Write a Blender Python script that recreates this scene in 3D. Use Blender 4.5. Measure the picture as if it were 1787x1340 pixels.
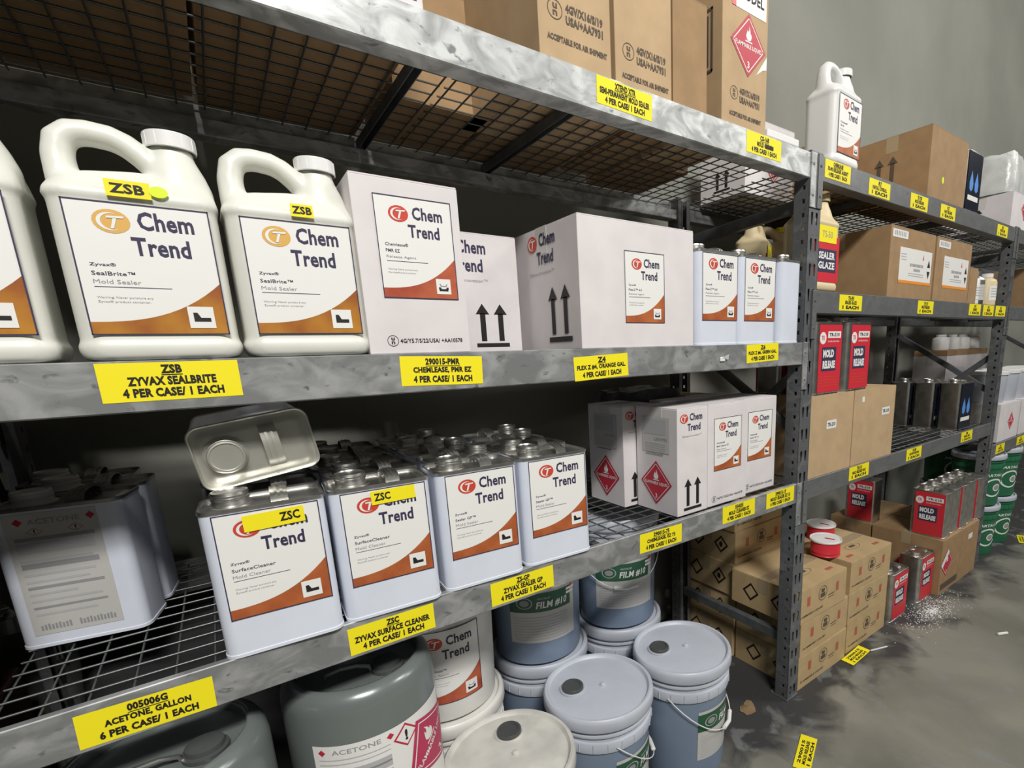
import bpy, bmesh, math, random
from mathutils import Vector, Matrix
random.seed(7)
PI = math.pi
S = bpy.context.scene
COL = S.collection
for o in list(bpy.data.objects):
    bpy.data.objects.remove(o, do_unlink=True)

# ------------------------------------------------------------------ camera
R3 = ((0.788689623632864, -0.6139339768475998, -0.03246151021825766),
      (-0.1555215504066114, -0.14815009521928357, -0.976659918622677),
      (0.5947955320382652, 0.7753300080333672, -0.21232440676620357))
cd = bpy.data.cameras.new('camera'); cam = bpy.data.objects.new('camera', cd); COL.objects.link(cam)
cd.sensor_fit = 'HORIZONTAL'; cd.sensor_width = 36.0
cd.lens = 890.094 / 1787 * 36.0
cd.shift_x = -(1073.718 - 893.5) / 1787
cd.shift_y = (807.057 - 670.0) / 1787
cd.clip_start = 0.02; cd.clip_end = 100
r, d, f = (Vector(v) for v in R3)
mw = Matrix.Identity(4)
for i in range(3):
    mw[i][0] = r[i]; mw[i][1] = -d[i]; mw[i][2] = -f[i]
mw.translation = (-0.98991, -0.95135, 1.29701)
cam.matrix_world = mw
S.camera = cam

# ------------------------------------------------------------------ light, exposure
S.view_settings.view_transform = 'Standard'
S.view_settings.look = 'None'
S.view_settings.gamma = 1.0
S.view_settings.use_curve_mapping = False
S.view_settings.exposure = 0.12
W = bpy.data.worlds.new('world'); S.world = W; W.use_nodes = True
W.node_tree.nodes['Background'].inputs[0].default_value = (0.80, 0.84, 0.82, 1)
W.node_tree.nodes['Background'].inputs[1].default_value = 0.05

def area(name, loc, target, sx, sy, power, col=(1, 0.98, 0.93)):
    l = bpy.data.lights.new(name, 'AREA'); l.shape = 'RECTANGLE'; l.size = sx; l.size_y = sy
    l.energy = power; l.color = col
    o = bpy.data.objects.new(name, l); COL.objects.link(o); o.location = loc
    o.rotation_euler = (Vector(target) - Vector(loc)).to_track_quat('-Z', 'Y').to_euler()
    return o
area('ceiling_lamp_light', (-1.3, -3.0, 4.3), (-0.6, 0, 1.0), 1.2, 0.25, 128)
area('ceiling_lamp_light', (-1.1, -3.4, 4.3), (-0.6, 0, 1.0), 1.2, 0.25, 74)
area('ceiling_lamp_light', (3.2, -2.4, 4.3), (2.6, 0, 0.8), 1.2, 0.5, 62)
area('ceiling_lamp_light', (6.5, -2.8, 4.3), (5.0, 0, 0.8), 1.2, 0.5, 50)

# ------------------------------------------------------------------ materials
MC = {}
def newmat(name):
    m = bpy.data.materials.new(name); m.use_nodes = True
    nt = m.node_tree; return m, nt, nt.nodes['Principled BSDF']
def mat(name, col, rough=0.55, metal=0.0, var=0.0, scale=30, bump=0.0, bscale=80, trans=0.0, spec=None, col2=None):
    if name in MC: return MC[name]
    m, nt, b = newmat(name)
    c = (col[0], col[1], col[2], 1)
    b.inputs['Base Color'].default_value = c
    b.inputs['Roughness'].default_value = rough
    b.inputs['Metallic'].default_value = metal
    if spec is not None: b.inputs['Specular IOR Level'].default_value = spec
    if trans: b.inputs['Transmission Weight'].default_value = trans
    tc = nt.nodes.new('ShaderNodeTexCoord')
    if var or col2:
        n = nt.nodes.new('ShaderNodeTexNoise'); n.inputs['Scale'].default_value = scale
        n.inputs['Detail'].default_value = 5
        nt.links.new(tc.outputs['Object'], n.inputs['Vector'])
        rp = nt.nodes.new('ShaderNodeValToRGB')
        rp.color_ramp.elements[0].position = 0.35; rp.color_ramp.elements[1].position = 0.65
        if col2: rp.color_ramp.elements[0].color = c; rp.color_ramp.elements[1].color = (*col2, 1)
        else:
            rp.color_ramp.elements[0].color = tuple(max(0, x * (1 - var)) for x in col) + (1,)
            rp.color_ramp.elements[1].color = tuple(min(1, x * (1 + var)) for x in col) + (1,)
        nt.links.new(n.outputs['Fac'], rp.inputs['Fac']); nt.links.new(rp.outputs['Color'], b.inputs['Base Color'])
    if bump:
        n2 = nt.nodes.new('ShaderNodeTexNoise'); n2.inputs['Scale'].default_value = bscale
        n2.inputs['Detail'].default_value = 4
        nt.links.new(tc.outputs['Object'], n2.inputs['Vector'])
        bp = nt.nodes.new('ShaderNodeBump'); bp.inputs['Strength'].default_value = bump
        bp.inputs['Distance'].default_value = 0.004
        nt.links.new(n2.outputs['Fac'], bp.inputs['Height']); nt.links.new(bp.outputs['Normal'], b.inputs['Normal'])
    MC[name] = m; return m

def scuffed(name, base, scuff, dark, lo, hi, sc=13.0, rough=0.42, metal=0.35):
    m, nt, b = newmat(name)
    tc = nt.nodes.new('ShaderNodeTexCoord'); geo = nt.nodes.new('ShaderNodeNewGeometry')
    mp = nt.nodes.new('ShaderNodeMapping'); mp.inputs['Scale'].default_value = (1, 1, 1.6)
    nt.links.new(geo.outputs['Position'], mp.inputs['Vector'])
    n1 = nt.nodes.new('ShaderNodeTexNoise'); n1.inputs['Scale'].default_value = sc; n1.inputs['Detail'].default_value = 6; n1.inputs['Distortion'].default_value = 1.2
    n2 = nt.nodes.new('ShaderNodeTexNoise'); n2.inputs['Scale'].default_value = sc * 2.7; n2.inputs['Detail'].default_value = 5; n2.inputs['Distortion'].default_value = 0.6
    nt.links.new(mp.outputs[0], n1.inputs['Vector']); nt.links.new(mp.outputs[0], n2.inputs['Vector'])
    r1 = nt.nodes.new('ShaderNodeValToRGB'); r1.color_ramp.elements[0].position = lo; r1.color_ramp.elements[1].position = hi
    r1.color_ramp.elements[0].color = (*base, 1); r1.color_ramp.elements[1].color = (*scuff, 1)
    r2 = nt.nodes.new('ShaderNodeValToRGB'); r2.color_ramp.elements[0].position = 0.62; r2.color_ramp.elements[1].position = 0.70
    r2.color_ramp.elements[0].color = (0, 0, 0, 1); r2.color_ramp.elements[1].color = (1, 1, 1, 1)
    mx = nt.nodes.new('ShaderNodeMixRGB'); mx.inputs[2].default_value = (*dark, 1)
    nt.links.new(n1.outputs['Fac'], r1.inputs['Fac']); nt.links.new(n2.outputs['Fac'], r2.inputs['Fac'])
    nt.links.new(r2.outputs['Color'], mx.inputs[0]); nt.links.new(r1.outputs['Color'], mx.inputs[1])
    nt.links.new(mx.outputs[0], b.inputs['Base Color'])
    b.inputs['Roughness'].default_value = rough; b.inputs['Metallic'].default_value = metal
    return m

M_beam_t = scuffed('scuffed_pale_top', (0.36, 0.37, 0.37), (0.70, 0.72, 0.72), (0.24, 0.25, 0.26), 0.38, 0.62)  # paler base and scuffs than the other beams
M_beam = scuffed('scuffed_grey_paint', (0.25, 0.255, 0.26), (0.44, 0.445, 0.45), (0.16, 0.165, 0.17), 0.42, 0.66)
M_beam2 = scuffed('grey_paint', (0.17, 0.175, 0.18), (0.21, 0.215, 0.22), (0.14, 0.145, 0.15), 0.4, 0.7)
M_post = scuffed('post_paint', (0.15, 0.155, 0.165), (0.24, 0.245, 0.25), (0.09, 0.09, 0.095), 0.5, 0.75, 14)
M_wire = mat('deck_wire', (0.15, 0.16, 0.157), 0.36, 0.6)
M_strut = mat('strut_grey', (0.12, 0.13, 0.135), 0.5, 0.3, 0.2, 20)
M_jug = mat('jug_plastic', (0.74, 0.74, 0.68), 0.42, 0, 0.05, 9)
M_cap = mat('cap_plastic', (0.80, 0.80, 0.79), 0.45)
M_can = mat('can_white_enamel', (0.70, 0.74, 0.84), 0.28, 0.0, 0.03, 12)
M_tin = mat('tinplate', (0.62, 0.61, 0.58), 0.34, 1.0, 0.15, 25)
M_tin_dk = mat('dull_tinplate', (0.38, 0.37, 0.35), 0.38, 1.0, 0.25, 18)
M_wbox = mat('white_carton', (0.72, 0.68, 0.69), 0.62, 0, 0.04, 14)
M_kraft = mat('kraft_carton', (0.35, 0.22, 0.11), 0.75, 0, 0.07, 22)
M_kraft_lt = mat('pale_kraft_carton', (0.50, 0.35, 0.20), 0.75, 0, 0.06, 16)
M_kraft_y = mat('yellow_kraft_carton', (0.50, 0.36, 0.19), 0.75, 0, 0.06, 18)
M_tape = mat('packing_tape', (0.42, 0.32, 0.20), 0.25)
M_tapec = mat('clear_tape', (0.62, 0.60, 0.57), 0.2)
M_yel = mat('yellow_label_paper', (0.93, 0.80, 0.01), 0.55)
M_yel2 = mat('fluorescent_dot', (0.75, 0.95, 0.03), 0.5)
M_ink = mat('black_ink', (0.012, 0.010, 0.010), 0.6)
M_navy = mat('navy_ink', (0.035, 0.028, 0.075), 0.6)
M_inkf = mat('faded_grey_ink', (0.30, 0.30, 0.31), 0.6)
M_inkp = mat('pale_grey_ink', (0.46, 0.46, 0.47), 0.6)
M_kink = mat('brown_black_ink', (0.10, 0.075, 0.055), 0.7)
M_paper = mat('label_paper', (0.83, 0.82, 0.80), 0.45)
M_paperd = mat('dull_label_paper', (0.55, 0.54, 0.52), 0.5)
M_logo = mat('logo_red', (0.60, 0.06, 0.035), 0.5)
M_logoy = mat('logo_gold', (0.72, 0.42, 0.10), 0.5)
M_rust = mat('swoosh_rust', (0.36, 0.085, 0.025), 0.5, col2=(0.52, 0.15, 0.04), scale=18)
M_rustr = mat('swoosh_red', (0.36, 0.05, 0.025), 0.5, col2=(0.50, 0.12, 0.05), scale=18)
M_amber = mat('swoosh_amber', (0.30, 0.075, 0.012), 0.5, col2=(0.50, 0.22, 0.02), scale=14)
M_red = mat('hazard_red', (0.50, 0.025, 0.05), 0.5)
M_redb = mat('label_red', (0.66, 0.03, 0.05), 0.4)
M_pailb = mat('blue_grey_pail', (0.20, 0.26, 0.36), 0.34, 0, 0.05, 6)
M_paill = mat('pail_lid_plastic', (0.50, 0.53, 0.60), 0.42, 0, 0.05, 10)
M_pailw = mat('white_pail', (0.72, 0.71, 0.68), 0.42, 0, 0.05, 10)
M_spout = mat('dark_spout', (0.07, 0.075, 0.075), 0.38)
M_drum = mat('grey_steel_drum', (0.20, 0.225, 0.22), 0.25, 0.25, 0.05, 4)
M_green = mat('green_print', (0.02, 0.10, 0.05), 0.45)
M_greenp = mat('green_pail', (0.02, 0.15, 0.07), 0.4)
M_wall = mat('concrete_wall', (0.29, 0.29, 0.255), 0.9, 0, 0.10, 1.3, 0.25, 40)
M_beige = mat('beige_plastic', (0.70, 0.58, 0.36), 0.5)
M_black = mat('black_enamel', (0.015, 0.018, 0.03), 0.25)
M_blue = mat('blue_drop', (0.10, 0.30, 0.75), 0.4)
M_orange = mat('orange_stripe', (0.85, 0.30, 0.04), 0.5)
M_bag = mat('plastic_wrap_white', (0.62, 0.63, 0.62), 0.3, 0, 0.12, 12, 0.8, 22)
M_film = mat('dark_stretch_wrap', (0.10, 0.10, 0.10), 0.2, 0, 0.4, 15, 0.8, 25)

def floor_mat():
    m, nt, b = newmat('stained_concrete_floor')
    geo = nt.nodes.new('ShaderNodeNewGeometry')
    def noise(s, det=6, dist=0.0):
        n = nt.nodes.new('ShaderNodeTexNoise'); n.inputs['Scale'].default_value = s
        n.inputs['Detail'].default_value = det; n.inputs['Distortion'].default_value = dist
        nt.links.new(geo.outputs['Position'], n.inputs['Vector']); return n
    n1 = noise(2.2, 8, 0.4)
    r1 = nt.nodes.new('ShaderNodeValToRGB')
    r1.color_ramp.elements[0].position = 0.36; r1.color_ramp.elements[0].color = (0.15, 0.147, 0.125, 1)
    r1.color_ramp.elements[1].position = 0.64; r1.color_ramp.elements[1].color = (0.25, 0.242, 0.205, 1)
    nt.links.new(n1.outputs['Fac'], r1.inputs['Fac'])
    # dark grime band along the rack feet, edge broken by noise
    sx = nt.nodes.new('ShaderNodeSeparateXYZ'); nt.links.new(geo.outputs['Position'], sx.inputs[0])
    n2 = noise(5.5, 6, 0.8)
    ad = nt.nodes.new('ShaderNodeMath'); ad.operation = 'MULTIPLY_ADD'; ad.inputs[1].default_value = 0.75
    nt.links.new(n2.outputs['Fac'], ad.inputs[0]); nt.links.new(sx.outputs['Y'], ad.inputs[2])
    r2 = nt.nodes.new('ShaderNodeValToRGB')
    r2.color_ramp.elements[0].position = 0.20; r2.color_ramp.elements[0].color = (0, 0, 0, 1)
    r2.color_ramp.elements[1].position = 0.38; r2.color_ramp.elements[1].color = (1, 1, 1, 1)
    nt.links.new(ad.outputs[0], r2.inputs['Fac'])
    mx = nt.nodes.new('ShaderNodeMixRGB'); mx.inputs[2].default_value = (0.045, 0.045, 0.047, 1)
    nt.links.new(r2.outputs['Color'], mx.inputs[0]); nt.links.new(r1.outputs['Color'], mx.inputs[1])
    n3 = noise(7.0, 7, 1.0)
    r3 = nt.nodes.new('ShaderNodeValToRGB')
    r3.color_ramp.elements[0].position = 0.60; r3.color_ramp.elements[0].color = (0, 0, 0, 1)
    r3.color_ramp.elements[1].position = 0.68; r3.color_ramp.elements[1].color = (0.5, 0.5, 0.5, 1)
    nt.links.new(n3.outputs['Fac'], r3.inputs['Fac'])
    mx2 = nt.nodes.new('ShaderNodeMixRGB'); mx2.inputs[2].default_value = (0.23, 0.24, 0.25, 1)
    nt.links.new(r3.outputs['Color'], mx2.inputs[0]); nt.links.new(mx.outputs[0], mx2.inputs[1])
    nt.links.new(mx2.outputs[0], b.inputs['Base Color'])
    b.inputs['Roughness'].default_value = 0.6
    n4 = noise(60, 3)
    bp = nt.nodes.new('ShaderNodeBump'); bp.inputs['Strength'].default_value = 0.25; bp.inputs['Distance'].default_value = 0.003
    nt.links.new(n4.outputs['Fac'], bp.inputs['Height']); nt.links.new(bp.outputs['Normal'], b.inputs['Normal'])
    return m
M_floor = floor_mat()

# ------------------------------------------------------------------ geometry helpers
def add_box(bm, x0, x1, y0, y1, z0, z1, bevel=0.0, mi=0):
    vs = [bm.verts.new((x, y, z)) for x in (x0, x1) for y in (y0, y1) for z in (z0, z1)]
    F = [(0, 1, 3, 2), (4, 6, 7, 5), (0, 4, 5, 1), (2, 3, 7, 6), (0, 2, 6, 4), (1, 5, 7, 3)]
    fs = [bm.faces.new([vs[i] for i in q]) for q in F]
    for q in fs: q.material_index = mi
    if bevel:
        es = list({e for q in fs for e in q.edges})
        bmesh.ops.bevel(bm, geom=es, offset=bevel, segments=2, affect='EDGES', profile=0.5)
def add_tube(bm, pts, rad, seg=8, ry=None, cap=True, mi=0):
    pts = [Vector(p) for p in pts]; rings = []
    up = Vector((0, 0, 1)); prev = None
    for i, p in enumerate(pts):
        t = (pts[min(i + 1, len(pts) - 1)] - pts[max(i - 1, 0)]).normalized()
        if prev is None:
            a = t.cross(up)
            if a.length < 1e-3: a = t.cross(Vector((1, 0, 0)))
            a.normalize()
        else:
            a = prev - t * prev.dot(t); a.normalize()
        prev = a; b = t.cross(a)
        rr = rad[i] if isinstance(rad, (list, tuple)) else rad
        r2 = (ry[i] if isinstance(ry, (list, tuple)) else ry) if ry else rr
        rings.append([bm.verts.new(p + a * (r2 * math.cos(2 * PI * k / seg)) + b * (rr * math.sin(2 * PI * k / seg))) for k in range(seg)])
    for i in range(len(rings) - 1):
        for k in range(seg):
            q = bm.faces.new((rings[i][k], rings[i][(k + 1) % seg], rings[i + 1][(k + 1) % seg], rings[i + 1][k])); q.material_index = mi
    if cap:
        bm.faces.new(rings[0][::-1]).material_index = mi; bm.faces.new(rings[-1]).material_index = mi
def add_lathe(bm, prof, cx=0, cy=0, seg=32, mi=0):
    rings = []
    for (rr, z) in prof:
        if rr < 1e-5: rings.append([bm.verts.new((cx, cy, z))])
        else: rings.append([bm.verts.new((cx + rr * math.cos(2 * PI * k / seg), cy + rr * math.sin(2 * PI * k / seg), z)) for k in range(seg)])
    for a, b in zip(rings, rings[1:]):
        for k in range(seg):
            k2 = (k + 1) % seg
            if len(a) == 1 and len(b) == 1: continue
            if len(a) == 1: q = bm.faces.new((a[0], b[k2], b[k]))
            elif len(b) == 1: q = bm.faces.new((a[k], a[k2], b[0]))
            else: q = bm.faces.new((a[k], a[k2], b[k2], b[k]))
            q.material_index = mi
def rrect(cx, cy, hw, hd, r, n=4):
    pts = []
    for (sx, sy, a0) in ((1, 1, 0), (-1, 1, 90), (-1, -1, 180), (1, -1, 270)):
        for k in range(n + 1):
            a = math.radians(a0 + 90 * k / n)
            pts.append((cx + sx * (hw - r) + r * math.cos(a), cy + sy * (hd - r) + r * math.sin(a)))
    return pts
def add_loft(bm, secs, mi=0, n=4, cap0=True, cap1=True):
    rings = [[bm.verts.new((x, y, z)) for (x, y) in rrect(cx, cy, hw, hd, r, n)] for (z, cx, cy, hw, hd, r) in secs]
    for a, b in zip(rings, rings[1:]):
        for k in range(len(a)):
            k2 = (k + 1) % len(a)
            bm.faces.new((a[k], a[k2], b[k2], b[k])).material_index = mi
    if cap0: bm.faces.new(rings[0][::-1]).material_index = mi
    if cap1: bm.faces.new(rings[-1]).material_index = mi
def mesh_of(name, bm, mats, smooth=False, angle=40):
    bmesh.ops.recalc_face_normals(bm, faces=bm.faces)
    me = bpy.data.meshes.new(name); bm.to_mesh(me); bm.free()
    for m in (mats if isinstance(mats, (list, tuple)) else [mats]): me.materials.append(m)
    if smooth:
        me.polygons.foreach_set('use_smooth', [True] * len(me.polygons))
        me.set_sharp_from_angle(angle=math.radians(angle))
    return me
def link(name, me, parent=None, loc=(0, 0, 0), rot=(0, 0, 0), label=None, kind=None):
    o = bpy.data.objects.new(name, me); COL.objects.link(o)
    o.location = loc; o.rotation_euler = rot
    if parent: o.parent = parent
    if label: o['label'] = label
    if kind: o['kind'] = kind
    return o
def bmn(): return bmesh.new()

# A kit = list of parts (name, mesh, index of parent part or -1, label); place() makes one thing out of it
def place(name, kit, label, cat, loc, rotz=0.0, group=None, rot=None, extra=()):
    e = bpy.data.objects.new(name, None); COL.objects.link(e); e.empty_display_size = 0.05
    e.location = loc; e.rotation_euler = rot if rot else (0, 0, rotz)
    e['label'] = label; e['category'] = cat
    if group: e['group'] = group
    made = []
    for (n, me, pi, lb) in list(kit) + list(extra):
        o = link(n, me, e if pi < 0 else made[pi], label=lb)
        made.append(o)
    return e

# ------------------------------------------------------------------ flat print (labels, lettering, marks)
TX = {}
def text_geo(s, bold):
    k = (s, bold)
    if k in TX: return TX[k]
    c = bpy.data.curves.new('t', 'FONT'); c.body = s; c.size = 1; c.resolution_u = 2; c.offset = bold
    c.space_character = 1.0 + bold * 1.2
    o = bpy.data.objects.new('t', c); COL.objects.link(o)
    me = o.to_mesh()
    vs = [(v.co.x, v.co.y) for v in me.vertices]; fs = [tuple(p.vertices) for p in me.polygons]
    o.to_mesh_clear(); bpy.data.objects.remove(o); bpy.data.curves.remove(c)
    x0 = min(v[0] for v in vs); x1 = max(v[0] for v in vs); y0 = min(v[1] for v in vs); y1 = max(v[1] for v in vs)
    vs = [((x - x0) / (x1 - x0), (y - y0) / (y1 - y0)) for x, y in vs]
    TX[k] = (vs, fs); return TX[k]

class Decal:
    def __init__(s): s.V = []; s.F = []; s.mats = []
    def _m(s, m):
        if m not in s.mats: s.mats.append(m)
        return s.mats.index(m)
    def poly(s, pts, m, L=1):
        b = len(s.V); s.V += [(x, y, L) for x, y in pts]; s.F.append((tuple(range(b, b + len(pts))), s._m(m)))
    def rect(s, x0, y0, x1, y1, m, L=1, nx=1, slant=0):
        for i in range(nx):
            a = x0 + (x1 - x0) * i / nx; c = x0 + (x1 - x0) * (i + 1) / nx
            s.poly([(a, y0), (c, y0), (c + slant, y1), (a + slant, y1)], m, L)
    def strip(s, lo, hi, m, L=1):
        for i in range(len(lo) - 1): s.poly([lo[i], lo[i + 1], hi[i + 1], hi[i]], m, L)
    def frame(s, x0, y0, x1, y1, t, m, L=1, nx=1):
        s.rect(x0, y0, x1, y0 + t, m, L, nx); s.rect(x0, y1 - t, x1, y1, m, L, nx)
        s.rect(x0, y0, x0 + t, y1, m, L); s.rect(x1 - t, y0, x1, y1, m, L)
    def ell(s, cx, cy, rx, ry, m, L=1, n=20, rot=0):
        s.poly([(cx + rx * math.cos(2 * PI * k / n) * math.cos(rot) - ry * math.sin(2 * PI * k / n) * math.sin(rot),
                 cy + rx * math.cos(2 * PI * k / n) * math.sin(rot) + ry * math.sin(2 * PI * k / n) * math.cos(rot)) for k in range(n)], m, L)
    def arc(s, cx, cy, rx, ry, t, a0, a1, m, L=1, n=14, taper=False):
        lo = []; hi = []
        for k in range(n + 1):
            u = k / n; a = math.radians(a0 + (a1 - a0) * u)
            tt = t * (math.sin(PI * min(max(u, 0.04), 0.96)) if taper else 1)
            lo.append((cx + rx * math.cos(a), cy + ry * math.sin(a)))
            hi.append((cx + (rx - tt) * math.cos(a), cy + (ry - tt * ry / rx) * math.sin(a)))
        s.strip(lo, hi, m, L)
    def text(s, t, x0, y0, x1, y1, m, L=2, bold=0.0, shear=0.0):
        vs, fs = text_geo(t, bold); b = len(s.V); mi = s._m(m)
        s.V += [(x0 + (x1 - x0) * x + shear * y * (y1 - y0), y0 + (y1 - y0) * y, L) for x, y in vs]
        for f_ in fs: s.F.append((tuple(i + b for i in f_), mi))
    def rotated(s, cx, cy, ang, start):
        c, sn = math.cos(ang), math.sin(ang)
        for i in range(start, len(s.V)):
            x, y, L = s.V[i]; s.V[i] = (cx + (x - cx) * c - (y - cy) * sn, cy + (x - cx) * sn + (y - cy) * c, L)
    def mesh(s, name, fn, sub=None):
        me = bpy.data.meshes.new(name)
        if sub:
            me.from_pydata(s.V, [], [f_ for f_, _ in s.F])
            me.polygons.foreach_set('material_index', [i for _, i in s.F])
            bm = bmesh.new(); bm.from_mesh(me)
            bmesh.ops.triangulate(bm, faces=bm.faces)
            for _ in range(6):
                es = [e for e in bm.edges if abs(e.verts[0].co.x - e.verts[1].co.x) > sub]
                if not es: break
                bmesh.ops.subdivide_edges(bm, edges=es, cuts=1)
                bmesh.ops.triangulate(bm, faces=bm.faces)
            for v in bm.verts: v.co = fn(v.co.x, v.co.y, v.co.z * 0.00035)
            bm.to_mesh(me); bm.free()
            for m in s.mats: me.materials.append(m)
            me.update(); return me
        me.from_pydata([fn(x, y, L * 0.00035) for x, y, L in s.V], [], [f_ for f_, _ in s.F])
        for m in s.mats: me.materials.append(m)
        me.polygons.foreach_set('material_index', [i for _, i in s.F])
        me.update(); return me
def plane(o, right, up):
    o, right, up = Vector(o), Vector(right), Vector(up); n = right.cross(up)
    return lambda u, v, h: tuple(o + right * u + up * v + n * h)
def front(y, z=0.0, x=0.0): return plane((x, y, z), (1, 0, 0), (0, 0, 1))
def leftf(x, z=0.0, y=0.0): return plane((x, y, z), (0, -1, 0), (0, 0, 1))
def topf(z): return plane((0, 0, z), (1, 0, 0), (0, 1, 0))
def cyl(R0, R1, H, th0):
    def fn(u, v, h):
        rr = R0 + (R1 - R0) * v / H; a = th0 + u / rr
        return ((rr + h) * math.cos(a), (rr + h) * math.sin(a), v)
    return fn

def d_logo(D, cx, cy, w, m, L=2):
    D.ell(cx, cy, w / 2, w * 0.40, m, L)
    D.arc(cx - w * .03, cy - w * .01, w * 0.36, w * 0.30, w * 0.11, 60, 300, M_paper, L + 1, taper=True)
    D.poly([(cx - w * .12, cy + w * .10), (cx - w * .10, cy + w * .17), (cx + w * .36, cy + w * .19), (cx + w * .33, cy + w * .12)], M_paper, L + 2)
    D.poly([(cx - w * .05, cy - w * .24), (cx + w * .04, cy - w * .24), (cx + w * .16, cy + w * .12), (cx + w * .06, cy + w * .12)], M_paper, L + 2)
def chem_name(D, x0, y0, w, L=2, m=None, logo=None):
    # logo, "Chem" and "Trend" in a block w wide, x0/y0 = lower left
    m = m or M_navy
    d_logo(D, x0 + w * .18, y0 + w * .42, w * .36, logo or M_logo, L)
    D.text('Chem', x0 + w * .43, y0 + w * .34, x0 + w * 1.0, y0 + w * .57, m, L, 0.028)
    D.text('Trend', x0 + w * .33, y0 + w * .02, x0 + w * .92, y0 + w * .25, m, L, 0.028)
def icon(D, x, y, s, kind, L=4):
    D.rect(x, y, x + s, y + s, M_paper, L)
    if kind == 'boot':
        D.poly([(x + .2 * s, y + .3 * s), (x + .85 * s, y + .3 * s), (x + .85 * s, y + .48 * s), (x + .48 * s, y + .48 * s), (x + .36 * s, y + .72 * s), (x + .2 * s, y + .72 * s)], M_ink, L + 1)
    else:
        D.poly([(x + .2 * s, y + .2 * s), (x + .8 * s, y + .2 * s), (x + .85 * s, y + .45 * s), (x + .7 * s, y + .45 * s), (x + .65 * s, y + .34 * s), (x + .35 * s, y + .34 * s), (x + .3 * s, y + .45 * s), (x + .15 * s, y + .45 * s)], M_ink, L + 1)
        D.poly([(x + .3 * s, y + .5 * s), (x + .7 * s, y + .5 * s), (x + .78 * s, y + .68 * s), (x + .7 * s, y + .68 * s), (x + .64 * s, y + .56 * s), (x + .36 * s, y + .56 * s), (x + .3 * s, y + .68 * s), (x + .22 * s, y + .68 * s)], M_inkf, L + 1)
def chem_label(D, x0, y0, w, h, lines, brand, logo, sw, ic, nx=1, small=True):
    D.rect(x0, y0, x0 + w, y0 + h, M_paper, 1, nx)
    N = max(14, nx)
    cv = [(x0 + w * i / N, y0 + h * (0.10 + 0.33 * (i / N) ** 2.6)) for i in range(N + 1)]
    D.strip([(a, y0) for a, b in cv], cv, sw, 2)
    D.frame(x0, y0, x0 + w, y0 + h, w * .011, M_navy, 3, nx)
    chem_name(D, x0 + w * .17, y0 + h * .60, w * .70, 2, logo=logo)
    ln = len(lines)
    for i, t in enumerate(lines):
        y = y0 + h * (.515 - .062 * i)
        D.text(t, x0 + w * .09, y, x0 + w * (.09 + .029 * len(t)), y + h * .032, M_navy if i < ln - 1 else M_inkf, 2, 0.01 if i < ln - 1 else 0)
    D.rect(x0 + w * .09, y0 + h * .365, x0 + w * .62, y0 + h * .370, M_navy, 2, max(1, nx // 2))
    if small:
        D.text('Warning: Never puncture any', x0 + w * .09, y0 + h * .275, x0 + w * .47, y0 + h * .297, M_inkf, 2)
        D.text(brand + ' product container.', x0 + w * .09, y0 + h * .243, x0 + w * .45, y0 + h * .265, M_inkf, 2)
    icon(D, x0 + w * .70, y0 + h * .055, w * .20, ic)
FLAME = [(0, -.5), (.28, -.42), (.38, -.15), (.30, .12), (.22, -.02), (.18, .30), (.02, .62), (.04, .30), (-.10, .10), (-.14, .34), (-.30, .02), (-.38, -.2), (-.26, -.42)]
def hazard(D, cx, cy, s, L=2, m=None, word='FLAMMABLE LIQUID', ang=0.0, ink=None):
    b = len(D.V); ink = ink or M_paper
    D.poly([(cx, cy - s), (cx + s, cy), (cx, cy + s), (cx - s, cy)], m or M_red, L)
    q = s * .88; t = s * .03
    for (a, c) in (((0, -q), (q, 0)), ((q, 0), (0, q)), ((0, q), (-q, 0)), ((-q, 0), (0, -q))):
        n = Vector((c[1] - a[1], a[0] - c[0])).normalized() * -t
        D.poly([(cx + a[0], cy + a[1]), (cx + c[0], cy + c[1]), (cx + c[0] + n.x, cy + c[1] + n.y), (cx + a[0] + n.x, cy + a[1] + n.y)], ink, L + 1)
    D.poly([(cx + x * s * .42, cy + s * .36 + y * s * .42) for x, y in FLAME], ink, L + 1)
    D.rect(cx - s * .2, cy + s * .10, cx + s * .2, cy + s * .14, ink, L + 1)
    if word: D.text(word, cx - s * .74, cy - s * .12, cx + s * .74, cy + s * .04, ink, L + 1, 0.02)
    D.text('3', cx - s * .06, cy - s * .72, cx + s * .06, cy - s * .5, ink, L + 1, 0.02)
    if ang: D.rotated(cx, cy, ang, b)
def arrows(D, cx, y0, w, h, m, L=1, bar=True):
    for sx in (-1, 1):
        x = cx + sx * w * .27
        D.rect(x - w * .08, y0 + h * .14, x + w * .08, y0 + h * .78, m, L)
        D.poly([(x - w * .20, y0 + h * .76), (x + w * .20, y0 + h * .76), (x, y0 + h)], m, L)
    if bar: D.rect(cx - w * .5, y0, cx + w * .5, y0 + h * .09, m, L)
def un_mark(D, cx, cy, r_, m, L=1):
    D.arc(cx, cy, r_, r_, r_ * .09, 0, 360, m, L, 24)
    D.text('u', cx - r_ * .3, cy + r_ * .08, cx + r_ * .3, cy + r_ * .6, m, L, .03)
    D.text('n', cx - r_ * .3, cy - r_ * .6, cx + r_ * .3, cy - r_ * .08, m, L, .03)

# ------------------------------------------------------------------ setting
bm = bmn(); add_box(bm, -7, 14, -7, 0.78, -0.1, 0); fl = link('floor', mesh_of('floor', bm, M_floor), kind='structure')
bm = bmn(); add_box(bm, -7, 14, 0.74, 0.95, 0, 6.0); link('wall_back', mesh_of('wall_back', bm, M_wall), kind='structure')
bm = bmn(); add_box(bm, 13.8, 14, -7, 0.74, 0, 6.0); link('wall_right', mesh_of('wall_right', bm, M_wall), kind='structure')

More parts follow.
